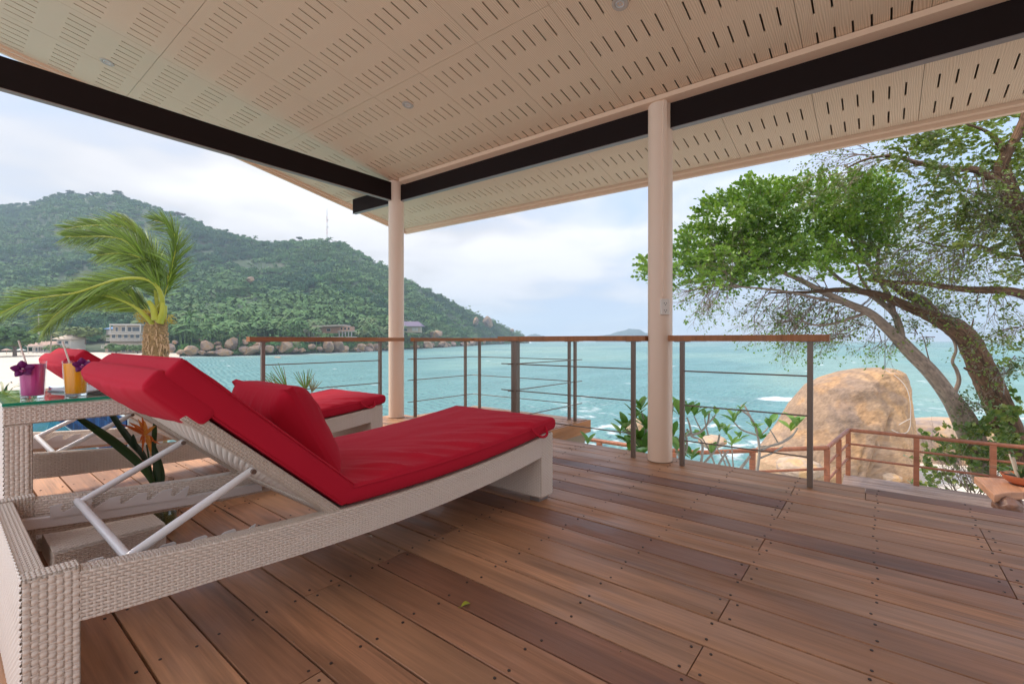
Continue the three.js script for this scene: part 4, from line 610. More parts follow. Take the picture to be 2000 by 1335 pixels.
const limbPts = a => a.map(([px, py, D]) => at(px, py, D));
function limb(pts, r0, r1, sides = 10) { const P = limbPts(pts); return taperTube(P, P.map((_, i) => mix(r0, r1, Math.pow(i / (P.length - 1), .8))), sides, 6); }
// bare twigs growing away from a limb: crooked, forking, thin
function twigs(start, dir, len, r, depth, out, tips, ran, sag = -.15) {
  const n = 4, pts = [start.clone()], d = dir.clone().normalize(); let p = start.clone();
  for (let i = 0; i < n; i++) { d.add(V(rr(-.35, .35, ran), rr(-.32, .32, ran) + sag * .2, rr(-.35, .35, ran))).normalize(); p = p.clone().addScaledVector(d, len / n); pts.push(p); }
  out.push(taperTube(pts, pts.map((_, i) => mix(r, r * .45, i / n)), depth > 1 ? 5 : 3, depth > 1 ? 2 : 1));
  if (depth <= 0) { tips.push([p, d.clone()]); return; }
  const k = 2 + (ran() < .6 ? 1 : 0); for (let i = 0; i < k; i++) { const q = pts[1 + Math.floor(ran() * (n))], e = d.clone().add(V(rr(-.9, .9, ran), rr(-.7, .7, ran), rr(-.9, .9, ran))); twigs(q, e, len * rr(.5, .8, ran), r * .55, depth - 1, out, tips, ran, sag); }
  twigs(p, d, len * .62, r * .5, depth - 1, out, tips, ran, sag);
}
function crownItems(blobs, D, deep, n, size, ran, wind) {      // leaves on small sprays that fill lumpy volumes
  const area = blobs.map(b => b[2] * b[3] * (b[4] ?? 1)), sum = area.reduce((a, b) => a + b), items = [];
  blobs.forEach((b, k) => {
    const cnt = Math.round(n * area[k] / sum / 14);
    for (let i = 0; i < cnt; i++) {
      let x, y, z; do { x = rr(-1, 1, ran); y = rr(-1, 1, ran); z = rr(-1, 1, ran); } while (x * x + y * y + z * z > 1 || x * x + y * y + z * z < .12);
      const q = at(b[0] + x * b[2], b[1] + y * b[3], (b[5] ?? D) + z * deep), hole = fbm(q.x * 1.7, q.y * 1.7, q.z * 1.7, 3); if (hole < (b[6] ?? .43)) continue;
      if (!items.sprays) items.sprays = []; const out = V(RT[0] * x, -y * .9, RT[1] * x).addScaledVector(V(FW[0], 0, FW[1]), z).add(V(rr(-.5, .5, ran), rr(-.2, .7, ran), rr(-.5, .5, ran))).add(wind).normalize();
      items.sprays.push(rod(q.clone().addScaledVector(out, -.12 * size / .085), q.clone().addScaledVector(out, .17 * size / .085), .0035, .0015, 3)); for (let j = 0; j < 14; j++) { const t = j / 13, p = q.clone().addScaledVector(out, (t - .3) * .26 * size / .085).add(V(rr(-.03, .03, ran), rr(-.025, .025, ran), rr(-.03, .03, ran)).multiplyScalar(size / .085)); items.push([p, out.clone().multiplyScalar(.7).add(V(rr(-1, 1, ran), rr(-.35, .9, ran), rr(-1, 1, ran)).add(wind)).normalize(), size * rr(.7, 1.25, ran)]); }
    }
  });
  return items;
}
const leafOne = leafShape(.36, 1), green = leafy([1, 1, 1], .48), WIND = V(-RT[0] * .35, -.05, -RT[1] * .35);
{
  const ran = rng(61), t = thing('leaning_tree', 'pale smooth forked tree leaning left over the water, with the bright green rounded crown', 'tree');
  const T = [];
  T.push(limb([[1924, 940, 9.6], [1908, 890, 9.6], [1884, 835, 9.55], [1858, 780, 9.5], [1820, 728, 9.5], [1782, 690, 9.5], [1757, 664, 9.5]], .185, .125, 14));
  T.push(limb([[1757, 664, 9.5], [1728, 636, 9.45], [1700, 612, 9.4], [1655, 592, 9.3], [1600, 566, 9.2], [1560, 545, 9.1], [1500, 520, 9.0]], .115, .035));
  T.push(limb([[1760, 668, 9.5], [1757, 640, 9.6], [1746, 612, 9.7], [1718, 588, 9.8], [1690, 570, 9.9], [1640, 545, 10], [1600, 505, 10.1], [1560, 470, 10.2]], .085, .025));
  T.push(limb([[1745, 612, 9.7], [1738, 580, 9.7], [1718, 545, 9.6], [1715, 500, 9.5], [1728, 440, 9.5], [1735, 395, 9.5]], .06, .015, 8));
  T.push(limb([[1718, 545, 9.6], [1690, 510, 9.5], [1668, 480, 9.4], [1650, 430, 9.3]], .045, .012, 8));
  T.push(limb([[1655, 592, 9.3], [1600, 583, 9.1], [1530, 568, 8.9], [1450, 560, 8.8], [1400, 556, 8.7]], .04, .010, 8));
  T.push(limb([[1690, 612, 9.4], [1620, 633, 9.2], [1580, 632, 9.1], [1545, 612, 9.0], [1520, 600, 8.9]], .035, .008, 7));
  T.push(limb([[1705, 575, 9.6], [1680, 540, 9.3], [1676, 520, 9.2], [1655, 505, 9.1]], .035, .01, 7));
  mesh('trunk', T, smoothBark, t);
  mesh('side_stem', [limb([[1935, 925, 9.75], [1918, 850, 9.75], [1895, 805, 9.7], [1865, 768, 9.7], [1838, 738, 9.65], [1810, 712, 9.6], [1786, 688, 9.55]], .085, .03), limb([[1865, 768, 9.7], [1874, 742, 9.7], [1869, 722, 9.7], [1861, 706, 9.7], [1868, 682, 9.7], [1858, 652, 9.75]], .045, .022, 8), limb([[1822, 725, 9.6], [1812, 690, 9.5], [1806, 665, 9.5], [1800, 650, 9.5]], .014, .006, 6)], smoothBark, t);
  const tw = [], tips = [];
  for (const [px, py, D, dx, dy, n, L] of [[1450, 558, 8.8, -1, -.1, 5, .62], [1530, 566, 8.9, -.7, -.6, 5, .6], [1600, 580, 9.1, -.6, -.6, 6, .62], [1560, 622, 9, -.6, -.5, 5, .6], [1640, 600, 9.2, -.5, -.7, 5, .5], [1600, 560, 9.2, -.8, .3, 5, .6], [1690, 640, 9.4, -.7, -.5, 4, .45], [1735, 640, 9.5, -.3, -.9, 3, .4], [1745, 600, 9.6, .4, .5, 4, .55], [1720, 560, 9.6, .5, .6, 5, .6], [1805, 655, 9.5, -.2, .5, 3, .25], [1640, 655, 9.3, -.8, -.2, 3, .4], [1735, 460, 9.5, .4, .6, 4, .5], [1500, 520, 9, -.8, .3, 4, .6], [1420, 556, 8.7, -.7, -.6, 5, .5], [1380, 565, 8.7, -.6, -.6, 4, .42]]) for (let i = 0; i < n; i++) twigs(at(px + rr(-25, 25, ran), py + rr(-6, 6, ran), D), V(RT[0] * dx, dy, RT[1] * dx).add(V(rr(-.6, .6, ran), rr(-.5, .5, ran), rr(-.6, .6, ran))), L * rr(.7, 1.2, ran), .011, 3, tw, tips, ran);
  mesh('twig', tw, twigBark, t).userData.kind = 'stuff';
  const blobs = [[1420, 430, 62, 48], [1475, 395, 58, 44], [1530, 408, 66, 50], [1590, 388, 66, 44], [1650, 392, 66, 50], [1700, 372, 56, 46], [1730, 420, 44, 50], [1375, 482, 56, 44], [1440, 500, 76, 50], [1510, 478, 72, 54], [1580, 470, 74, 56], [1650, 470, 68, 52], [1705, 470, 46, 44, .8], [1350, 538, 42, 28], [1410, 545, 52, 26, .8], [1480, 540, 56, 26, .7], [1266, 512, 15, 34, 1, 9.3], [1335, 505, 34, 34], [1470, 370, 30, 22, .6], [1600, 520, 70, 24, .6], [1680, 520, 50, 30, .5], [1300, 545, 22, 22, .5]];
  const items = crownItems(blobs, 9.3, 1.15, 40000, .078, ran, WIND);
  const it2 = tips.filter((_, i) => i % 3 === 0).flatMap(([p, d]) => [0, 1, 2].map(() => [p.clone().add(V(rr(-.04, .04, ran), rr(-.04, .04, ran), rr(-.04, .04, ran))), d.clone().add(V(rr(-.8, .8, ran), rr(-.5, .8, ran), rr(-.8, .8, ran))).normalize(), .05 * rr(.6, 1.2, ran)]));
  mesh('spray', items.sprays, twigBark, t).userData.kind = 'stuff';
  scatter('crown', leafOne, green, t, items.concat(it2), (i, p) => { const k = fbm(p.x * 1.3, p.y * 1.3, p.z * 1.3, 3), j = ran(); return mix3(mix3([.13, .26, .016], [.25, .42, .03], sstep(.35, .62, k)), [.36, .46, .05], j > .9 ? .7 : j * .25); });
}
{
  const ran = rng(67), t = thing('leaning_tree', 'dark rough barked tree with a kneed trunk, the farthest right of the leaning trunks', 'tree');
  const lb = limbPts([[1998, 930, 9.9], [1985, 880, 9.9], [1962, 818, 9.85], [1942, 772, 9.8], [1923, 730, 9.75], [1906, 690, 9.7], [1888, 660, 9.65], [1866, 640, 9.6], [1836, 624, 9.5], [1800, 608, 9.5], [1760, 592, 9.5], [1712, 574, 9.4], [1650, 566, 9.3], [1580, 570, 9.1], [1500, 572, 9.0]]);
  const bole = taperTube(lb, [.26, .245, .24, .235, .225, .21, .20, .19, .145, .115, .095, .075, .055, .032, .014], 18, 8); warp(bole, v => { const n = fbm(v.x * 5, v.y * 3, v.z * 5, 4) - .5, m = fbm(v.x * 16, v.y * 7, v.z * 16, 3) - .5; v.x += n * .06 + m * .03; v.z += n * .05 - m * .03; v.y += n * .02; });
  mesh('trunk', [bole, limb([[1826, 618, 9.5], [1795, 585, 9.6], [1768, 574, 9.7], [1740, 555, 9.8], [1700, 540, 9.8]], .14, .04)], roughBark, t);
  mesh('branch_stub', [limb([[1892, 655, 9.6], [1898, 640, 9.6], [1902, 622, 9.6]], .03, .010, 7), limb([[1908, 726, 9.6], [1892, 722, 9.5], [1884, 718, 9.5]], .045, .02, 7), limb([[1944, 828, 9.7], [1946, 822, 9.5]], .10, .06, 9)], roughBark, t);
  const tw = [], tips = []; for (const [px, py, dx, dy, n, L] of [[1640, 566, -.7, -.4, 5, .55], [1560, 570, -.8, -.3, 5, .5], [1720, 575, -.3, -.7, 4, .5], [1955, 745, .8, .3, 4, .35], [1935, 800, -.6, .5, 3, .35], [1780, 575, -.2, .8, 4, .5], [1830, 610, .4, .6, 3, .4]]) for (let i = 0; i < n; i++) twigs(at(px + rr(-20, 20, ran), py, 9.4), V(RT[0] * dx, dy, RT[1] * dx).add(V(rr(-.6, .6, ran), rr(-.5, .5, ran), rr(-.6, .6, ran))), L * rr(.7, 1.2, ran), .010, 3, tw, tips, ran);
  mesh('twig', tw, twigBark, t).userData.kind = 'stuff';
  scatter('leaf', leafOne, green, t, tips.flatMap(([p, d]) => [0, 1, 2].map(() => [p.clone().add(V(rr(-.05, .05, ran), rr(-.04, .04, ran), rr(-.05, .05, ran))), d.clone().add(V(rr(-.8, .8, ran), rr(-.5, .8, ran), rr(-.8, .8, ran))).normalize(), .055 * rr(.6, 1.2, ran)])), () => mix3([.08, .15, .03], [.22, .26, .06], ran()));
}
{
  const ran = rng(71), t = thing('overhanging_tree', 'dark branched tree reaching in from the right edge with feathery drooping foliage', 'tree');
  const T = []; T.push(limb([[2160, 900, 8.6], [2110, 720, 8.4], [2060, 600, 8.2], [2000, 450, 8.0], [1965, 360, 7.9], [1955, 325, 7.85], [1972, 288, 7.8], [2000, 240, 7.7], [2010, 190, 7.6]], .20, .07, 12));
  T.push(limb([[1966, 362, 7.9], [1938, 348, 7.9], [1905, 332, 7.9], [1850, 330, 7.9], [1790, 318, 8], [1740, 305, 8.1], [1690, 312, 8.2], [1650, 330, 8.3]], .085, .012)); T.push(limb([[2060, 600, 8.2], [1990, 572, 8.2], [1945, 566, 8.25], [1905, 566, 8.3], [1860, 562, 8.4], [1800, 553, 8.5], [1740, 551, 8.6], [1690, 545, 8.7]], .095, .03)); T.push(limb([[2060, 600, 8.2], [2010, 506, 8.1], [1960, 496, 8.1], [1900, 478, 8.1], [1850, 482, 8.2], [1790, 470, 8.3]], .05, .01, 8)); T.push(limb([[1965, 300, 7.85], [1930, 260, 7.8], [1880, 240, 7.8]], .05, .012, 8));
  mesh('trunk', T, roughBark, t);
  const tw = [], tips = []; for (const [px, py, D, dx, dy, n, L] of [[1880, 480, 8.1, -.7, -.3, 8, .62], [1800, 470, 8.3, -.7, -.2, 7, .6], [1930, 490, 8.1, -.4, -.6, 7, .6], [1700, 310, 8.2, -.8, .1, 8, .7], [1780, 320, 8, -.6, .4, 5, .6], [1850, 330, 7.9, -.3, -.6, 8, .6], [1920, 345, 7.9, -.3, -.8, 8, .6], [1960, 420, 8, -.6, -.4, 8, .65], [1860, 560, 8.4, -.2, .7, 6, .45], [1780, 552, 8.5, -.5, .4, 6, .45], [1935, 566, 8.25, .1, -.8, 5, .4], [1990, 640, 8.2, -.8, -.1, 5, .45], [1995, 700, 8.3, -.8, 0, 3, .4]]) for (let i = 0; i < n; i++) twigs(at(px + rr(-25, 25, ran), py + rr(-8, 8, ran), D), V(RT[0] * dx, dy, RT[1] * dx).add(V(rr(-.6, .6, ran), rr(-.5, .5, ran), rr(-.6, .6, ran))), L * rr(.7, 1.2, ran), .009, 3, tw, tips, ran);
  mesh('twig', tw, twigBark, t).userData.kind = 'stuff';
  const blobs = [[1800, 262, 66, 34], [1862, 246, 62, 36], [1925, 244, 60, 40], [1985, 250, 46, 46], [2040, 300, 70, 90], [1790, 305, 62, 34], [1850, 300, 70, 42], [1915, 300, 62, 44], [1965, 335, 52, 44, .8], [1830, 350, 56, 30, .8], [1890, 372, 70, 36], [1960, 400, 60, 40], [1840, 410, 64, 30, .6], [1910, 432, 70, 34, .8], [1980, 455, 52, 44], [1860, 455, 50, 24, .45], [1920, 480, 60, 22, .4], [1985, 525, 34, 36, .7], [1975, 570, 36, 26, .5], [2060, 420, 70, 140], [1800, 425, 36, 22, .35], [1780, 500, 40, 24, .15], [1960, 605, 30, 18, .2], [1990, 690, 20, 20, .25]];
  const cr = crownItems(blobs.map(b => [b[0], b[1], b[2], b[3], (b[4] ?? 1) * .8, b[5], .47]), 7.9, .8, 23000, .070, ran, V(-RT[0] * .9, -.35, -RT[1] * .9)); mesh('spray', cr.sprays, twigBark, t).userData.kind = 'stuff';
  scatter('crown', leafOne, green, t, cr.concat(tips.flatMap(([p, d]) => [0, 1].map(() => [p.clone().add(V(rr(-.06, .06, ran), rr(-.05, .05, ran), rr(-.06, .06, ran))), d.clone().add(V(rr(-.8, .8, ran), rr(-.7, .5, ran), rr(-.8, .8, ran))).normalize(), .05 * rr(.6, 1.2, ran)]))), (i, p) => { const k = fbm(p.x * 1.3, p.y * 1.3, p.z * 1.3, 3), j = ran(); return mix3(mix3([.11, .19, .014], [.22, .32, .026], sstep(.35, .62, k)), [.36, .35, .045], j > .88 ? .8 : j * .3); });
  const u = thing('seaside_shrub', 'loose yellow green shrub at the foot of the leaning trunks', 'shrub'), tw2 = [], tips2 = [];
  for (let i = 0; i < 26; i++) { const b = at(1900 + rr(-40, 60, ran), 975, 9.2 + rr(-.5, .8, ran)); twigs(b, V(-RT[0] * rr(-.6, 1.1, ran), .9, -RT[1] * rr(-.6, 1.1, ran)), rr(.5, .9, ran), .010, 2, tw2, tips2, ran, .1); }
  mesh('stem', tw2, twigBark, u);
  const bl = [[1860, 870, 40, 26, .6], [1835, 905, 44, 30, .7], [1880, 920, 46, 34], [1850, 945, 50, 26], [1920, 870, 50, 40], [1960, 900, 40, 40], [1905, 835, 42, 24, .6], [1940, 830, 40, 24, .5], [1980, 780, 24, 40, .4], [1855, 862, 16, 12, .5], [1985, 850, 24, 40, .7]];
  scatter('leaf', leafShape(.45, 1, .15), green, u, crownItems(bl, 9.3, .5, 1900, .105, ran, V(0, .2, 0)), () => { const j = ran(); return mix3([.12, .22, .03], [.36, .40, .07], j * j); });
}
{ // frangipani behind the near railing
  const ran = rng(83), t = thing('frangipani', 'sparse frangipani shrub with knobbly grey branches and large leaves behind the near railing', 'shrub'), B = [], L = [], bm = std([.36, .31, .265], .85, { bumpMap: rockBump, bumpScale: .006 });
  const big = leafy([.12, .28, .03], .4), big2 = leafy([.22, .38, .05], .45), lg = (l, w) => grid(4, 8, (u, v) => { const ww = w * Math.pow(Math.sin(Math.PI * Math.pow(.03 + .95 * v, 1.25)), .75) * (u - .5) * 2; return [ww, -.18 * l * v * v - Math.abs(ww) * -.3, l * v, u, v]; });
  const G1 = lg(.19, .042), G2 = lg(.14, .035);
  const br = (pts, r0, r1 = r0 * .7) => B.push(limb(pts, r0 * .78, r1 * .78, 8));
  const tuft = (px, py, D, n, s = 1, sp = 1) => { const p = at(px, py, D); for (let i = 0; i < n; i++) { const a = i * 2.4 + ran(), el = rr(.5, 2.2, ran), m = mesh('leaf', ran() < .5 ? G1 : G2, ran() < .6 ? big : big2, t); m.position.copy(p).add(V(0, rr(-.02, .02, ran), 0)); m.lookAt(p.x + Math.cos(a) * sp, p.y + el, p.z + Math.sin(a) * sp); m.rotateZ(rr(-.4, .4, ran)); m.scale.setScalar(s * rr(.75, 1.15, ran)); } };
  br([[1478, 930, 5.4], [1484, 880, 5.4], [1480, 845, 5.4]], .024); br([[1480, 845, 5.4], [1470, 820, 5.4], [1455, 805, 5.35], [1442, 800, 5.3]], .017); br([[1470, 822, 5.4], [1462, 806, 5.45], [1452, 790, 5.5], [1446, 798, 5.5]], .017); br([[1480, 850, 5.4], [1448, 838, 5.35], [1434, 824, 5.3]], .015); br([[1484, 880, 5.4], [1502, 872, 5.4], [1530, 862, 5.4], [1550, 848, 5.4], [1558, 835, 5.4]], .02); br([[1482, 872, 5.4], [1520, 868, 5.5], [1548, 852, 5.5], [1556, 838, 5.5]], .014); br([[1484, 895, 5.4], [1508, 885, 5.35], [1530, 872, 5.3]], .016); br([[1486, 850, 5.45], [1500, 836, 5.5], [1502, 832, 5.5]], .012); br([[1522, 868, 5.45], [1512, 850, 5.4], [1504, 838, 5.4]], .011);
  br([[1440, 925, 5.1], [1455, 905, 5.1], [1466, 890, 5.1]], .024); br([[1434, 930, 5.2], [1420, 895, 5.2], [1412, 880, 5.2]], .017); br([[1435, 930, 5.2], [1432, 900, 5.2], [1430, 870, 5.2]], .012);
  br([[1366, 920, 4.9], [1372, 890, 4.9], [1370, 860, 4.9], [1352, 852, 4.9], [1342, 838, 4.9]], .02); br([[1366, 915, 4.9], [1396, 880, 4.95], [1404, 860, 5], [1406, 848, 5]], .018); br([[1342, 850, 4.9], [1366, 845, 4.9], [1382, 828, 4.9], [1386, 806, 4.9]], .018); br([[1382, 828, 4.9], [1392, 818, 5], [1398, 810, 5]], .013); br([[1352, 850, 4.9], [1346, 825, 4.9], [1342, 815, 4.9]], .015); br([[1375, 850, 5], [1362, 825, 5.1], [1356, 812, 5.1]], .011); br([[1384, 850, 4.9], [1378, 825, 4.9], [1377, 816, 4.9]], .011); br([[1396, 905, 5], [1386, 880, 5], [1372, 855, 5]], .014);
  br([[1336, 935, 4.7], [1334, 900, 4.7], [1342, 870, 4.7], [1340, 845, 4.7]], .022); br([[1336, 910, 4.7], [1322, 880, 4.7], [1314, 845, 4.7], [1312, 815, 4.7], [1316, 785, 4.7]], .018); br([[1322, 880, 4.7], [1330, 840, 4.7], [1328, 815, 4.7]], .012); br([[1395, 925, 5], [1415, 890, 5], [1424, 880, 5]], .018); br([[1424, 925, 5.1], [1408, 885, 5.1], [1396, 868, 5.1]], .013);
  br([[1262, 925, 4.6], [1258, 880, 4.6], [1262, 840, 4.6], [1266, 815, 4.6]], .017); br([[1258, 880, 4.6], [1236, 850, 4.6], [1222, 838, 4.6]], .013); br([[1264, 832, 4.6], [1256, 812, 4.6], [1253, 802, 4.6]], .010); br([[1260, 870, 4.6], [1248, 845, 4.6], [1240, 820, 4.6]], .012);
  mesh('branch', B, bm, t);
  for (const a of [[1447, 800, 5.4, 4, .6], [1438, 802, 5.3, 3, .5], [1434, 822, 5.3, 6], [1504, 832, 5.45, 6], [1557, 830, 5.4, 8, 1.1], [1545, 840, 5.5, 4], [1343, 808, 4.9, 7], [1356, 810, 5.1, 6], [1377, 815, 4.9, 3, .8], [1398, 808, 5, 3, .6], [1406, 840, 5, 6, .8], [1420, 845, 5.1, 6, .7], [1430, 868, 5.2, 5, .8], [1445, 855, 5.3, 4, .6], [1478, 838, 5.4, 5, .8], [1486, 858, 5.4, 4, .8], [1372, 855, 5, 5, .7], [1326, 808, 4.7, 6], [1316, 850, 4.7, 5], [1322, 878, 4.7, 6, 1.2], [1350, 895, 4.7, 5], [1390, 885, 4.95, 4, .8], [1222, 836, 4.6, 9], [1240, 815, 4.6, 7], [1252, 798, 4.6, 6], [1262, 835, 4.6, 8, 1.2], [1248, 860, 4.6, 9, 1.1], [1228, 868, 4.6, 8], [1258, 885, 4.5, 8, 1.2], [1240, 890, 4.5, 7], [1264, 905, 4.5, 6, 1.2], [1148, 868, 4.9, 3, 1], [1212, 845, 4.7, 4]]) tuft(...a);
}
{ // coconut palm bent by the wind
  const ran = rng(91), t = thing('coconut_palm', 'young coconut palm with yellow ribs and fronds blown to the left', 'palm tree');
  const D = 10, tr = taperTube([at(302, 900, D), at(303, 780, D), at(303, 710, D), at(304, 670, D), at(306, 640, D), at(307, 618, D), at(308, 600, D)], [.215, .215, .213, .21, .20, .155, .085], 22, 8); warp(tr, v => { const n = fbm(v.x * 9, v.y * 5, v.z * 9, 3) - .5; v.x += n * .05; v.z -= n * .05; });
  mesh('trunk', [tr], std([.50, .33, .175], .95, { bumpMap: barkBump, bumpScale: .03, map: tex(128, 128, tile((u, v) => { const k = .35 + .9 * fbm(u * 12, v * 20, 3, 4); return [k, k * .94, k * .85]; }), { srgb: true, rep: [2, 3] }) }), t);
  const fib = []; for (let i = 0; i < 260; i++) { const a = ran() * 6.28, y = Math.pow(ran(), .8), c = at(304, mix(700, 612, y), D), r = mix(.215, .15, y), p = V(c.x + Math.cos(a) * r, c.y, c.z + Math.sin(a) * r), q = p.clone().add(V(Math.cos(a) * rr(.0, .035, ran), rr(-.20, -.05, ran), Math.sin(a) * rr(.01, .07, ran))); fib.push(taperTube([p, p.clone().lerp(q, .5).add(V(Math.cos(a) * .03, .01, Math.sin(a) * .03)), q], [.010, .016, .002], 3, 1)); }
  mesh('husk_fibre', fib, std([.50, .30, .16], .95), t).userData.kind = 'stuff';
  const yel = leafy([.50, .46, .035], .25), g1 = leafy([.25, .36, .026], .45, { vertexColors: true }), g2 = leafy([.20, .30, .024], .45, { vertexColors: true }), g3 = leafy([.31, .39, .035], .45, { vertexColors: true });
  function frond(pts, w0, L, mat, lean, both = 1) {
    const P = limbPts(pts), cv = new THREE.CatmullRomCurve3(P, false, 'centripetal'), n = 260, rib = mesh('frond', [taperTube(P, P.map((_, i) => mix(w0, .006, Math.pow(i / (P.length - 1), .7))), 8, 8)], yel, t), lf = [];
    for (let i = 6; i < n; i++) for (const s of [-1, 1]) {
      const v = i / n; if (v < .13) continue; if (s > 0 && ran() > both) continue;
      const p = cv.getPointAt(v), tg = cv.getTangentAt(v), side = tg.clone().cross(V(FW[0], 0, FW[1])).normalize().multiplyScalar(s), len = L * Math.pow(Math.sin(Math.PI * (.12 + .80 * v)), .6) * rr(.8, 1.1, ran);
      const d = tg.clone().multiplyScalar(.75).addScaledVector(side, .62).add(V(-RT[0] * lean, -.10, -RT[1] * lean)).addScaledVector(V(FW[0], 0, FW[1]), rr(-.5, .5, ran)).add(V(0, rr(-.16, .16, ran), 0)).normalize(), nrm = d.clone().cross(V(FW[0], 0, FW[1])).normalize(), w = rr(.006, .0105, ran), tone = rr(.45, 1.35, ran), pos = [];
      let q = p.clone(); const dd = d.clone(), K = 5; for (let k = 0; k <= K; k++) { const x = k / K, ww = w * (x < .15 ? .5 + 3 * x : 1 - Math.pow(x, 2)) + .0006; pos.push([q.clone().addScaledVector(nrm, ww), q.clone().addScaledVector(nrm, -ww).addScaledVector(V(FW[0], 0, FW[1]), .004)]); dd.add(V(-RT[0] * .07 * lean, -.045, -RT[1] * .07 * lean)).normalize(); q = q.clone().addScaledVector(dd, len / K); }
      const A = []; for (let k = 0; k < K; k++) { const [a, b] = pos[k], [c, e] = pos[k + 1]; for (const m of [a, b, c, b, e, c]) A.push(m.x, m.y, m.z); }
      const g = new THREE.BufferGeometry(); g.setAttribute('position', new THREE.Float32BufferAttribute(A, 3)); g.computeVertexNormals(); g.setAttribute('color', new THREE.Float32BufferAttribute(A.map((_, k) => tone * [1, .96, .8][k % 3]), 3)); lf.push(g);
    }
    mesh('leaflet', lf, mat, rib).userData.kind = 'stuff';
  }
  frond([[311, 604, 10], [318, 580, 9.9], [330, 540, 9.85], [338, 505, 9.8], [342, 478, 9.8], [337, 450, 9.8], [322, 436, 9.8], [300, 430, 9.8]], .045, .62, g2, .55, .35);
  frond([[308, 600, 10], [305, 560, 10.1], [303, 515, 10.2], [297, 490, 10.25], [280, 466, 10.3], [252, 446, 10.3], [215, 440, 10.3], [172, 441, 10.3], [128, 446, 10.3]], .045, .72, g1, .5);
  frond([[307, 600, 10], [302, 560, 9.9], [290, 520, 9.85], [270, 490, 9.8], [240, 468, 9.8], [205, 462, 9.8], [165, 462, 9.8], [128, 462, 9.8]], .04, .70, g2, .4);
  frond([[306, 596, 10.1], [300, 540, 10.2], [292, 490, 10.3], [272, 455, 10.3], [250, 432, 10.3], [232, 428, 10.3]], .035, .62, g3, .6, .5);
  frond([[308, 606, 9.9], [300, 520, 10], [280, 505, 9.7], [240, 495, 9.6], [190, 498, 9.6]], .03, .6, g1, .3);
  frond([[310, 604, 9.9], [317, 588, 9.75], [308, 562, 9.6], [290, 547, 9.5], [262, 543, 9.4], [225, 547, 9.3], [190, 558, 9.25], [150, 571, 9.2], [105, 578, 9.2], [60, 584, 9.2], [20, 602, 9.2], [-20, 622, 9.2]], .055, .78, g1, .45);
  frond([[298, 632, 9.85], [282, 615, 9.7], [262, 598, 9.6], [235, 585, 9.5], [205, 577, 9.4], [172, 580, 9.35], [140, 592, 9.3], [105, 618, 9.3], [85, 645, 9.3]], .055, .72, g3, .35);
  frond([[300, 628, 10.2], [288, 606, 10.3], [262, 580, 10.4], [225, 566, 10.4], [180, 560, 10.4], [140, 566, 10.4]], .04, .66, g2, .4);
  const pet = []; for (const a of [[[310, 628, 9.8], [316, 612, 9.75], [318, 590, 9.75]], [[304, 624, 9.75], [298, 600, 9.7], [290, 588, 9.7]], [[312, 630, 9.9], [320, 614, 9.9], [322, 596, 9.9]]]) pet.push(limb(a, .075, .04, 8)); mesh('leaf_base', pet, yel, t);
  const fl = [], fr2 = rng(4); for (let i = 0; i < 150; i++) { const c = i % 3 ? at(282 + rr(-14, 10, fr2), 618 + rr(-12, 10, fr2), 9.9) : at(326 + rr(-6, 8, fr2), 622 + rr(-8, 10, fr2), 10); fl.push(rod(c, c.clone().add(V(rr(-.12, .12, fr2), rr(-.12, .04, fr2), rr(-.12, .12, fr2))), .006, .004, 4)); } mesh('flower_spray', fl, std([.62, .42, .05], .8), t).userData.kind = 'stuff';
}
{ // small plants seen past the railings
  const ran = rng(17), t = thing('fan_palm', 'small spiky fan palm beyond the railing left of the far column', 'palm'), m1 = leafy([.20, .30, .04], .35), m2 = leafy([.34, .26, .12], .3);
  const fan = (px, py, D, a0, a1, n, L, m) => { const c = at(px, py, D); for (let i = 0; i < n; i++) { const a = mix(a0, a1, i / (n - 1)) + rr(-.04, .04, ran), l = L * rr(.8, 1.1, ran), d = V(RT[0] * Math.cos(a), Math.sin(a), RT[1] * Math.cos(a)), e = c.clone().addScaledVector(d, l).add(V(0, -.03, 0)), w = .010; const nrm = V(-RT[0] * Math.sin(a), Math.cos(a), -RT[1] * Math.sin(a)); mesh('leaf_blade', [grid(2, 5, (u, v) => { const p = c.clone().lerp(e, v).addScaledVector(nrm, (u - .5) * 2 * w * (1 - v * .9) * (.4 + v * 1.5)).add(V(FW[0], 0, FW[1]).multiplyScalar(Math.abs(u - .5) * .02)); return [p.x, p.y, p.z, u, v]; })], i % 4 ? m : m2, t); } };
  fan(560, 762, 6.4, 1.7, 2.9, 13, .42, m1); fan(548, 770, 6.3, 1.9, 3.2, 12, .36, m1); fan(596, 762, 6.5, 1.1, 2.2, 12, .32, m1); fan(608, 766, 6.6, .9, 1.9, 8, .26, m2);
  mesh('stalk', [limb([[570, 900, 6.5], [566, 830, 6.4], [560, 762, 6.4]], .02, .012, 6), limb([[585, 900, 6.5], [592, 820, 6.5], [596, 762, 6.5]], .02, .012, 6)], m1, t);
  const u = thing('pool_plant', 'dark green strappy plant beyond the glass table at the left edge', 'plant'), g1 = leafy([.035, .10, .02], .3), g2 = leafy([.14, .17, .04], .3);
  for (let i = 0; i < 34; i++) { const c = at(rr(-60, 24, ran), 800, 5.2 + rr(-.4, .4, ran)), a = rr(.5, 2.4, ran), L = rr(.3, .62, ran), w = rr(.012, .026, ran), side = rr(-.6, .6, ran); mesh('leaf', [grid(3, 9, (p, v) => { const x = Math.cos(a) * L * v * (1 + .5 * v), y = Math.sin(a) * L * v - .45 * L * v * v * v, ww = w * Math.pow(Math.sin(Math.PI * (.06 + .92 * v)), .7) * (p - .5) * 2; return [c.x + RT[0] * x + FW[0] * (ww + side * L * v), c.y + y + ww * .6, c.z + RT[1] * x + FW[1] * (ww + side * L * v), p, v]; })], ran() < .65 ? g1 : g2, u); }
}
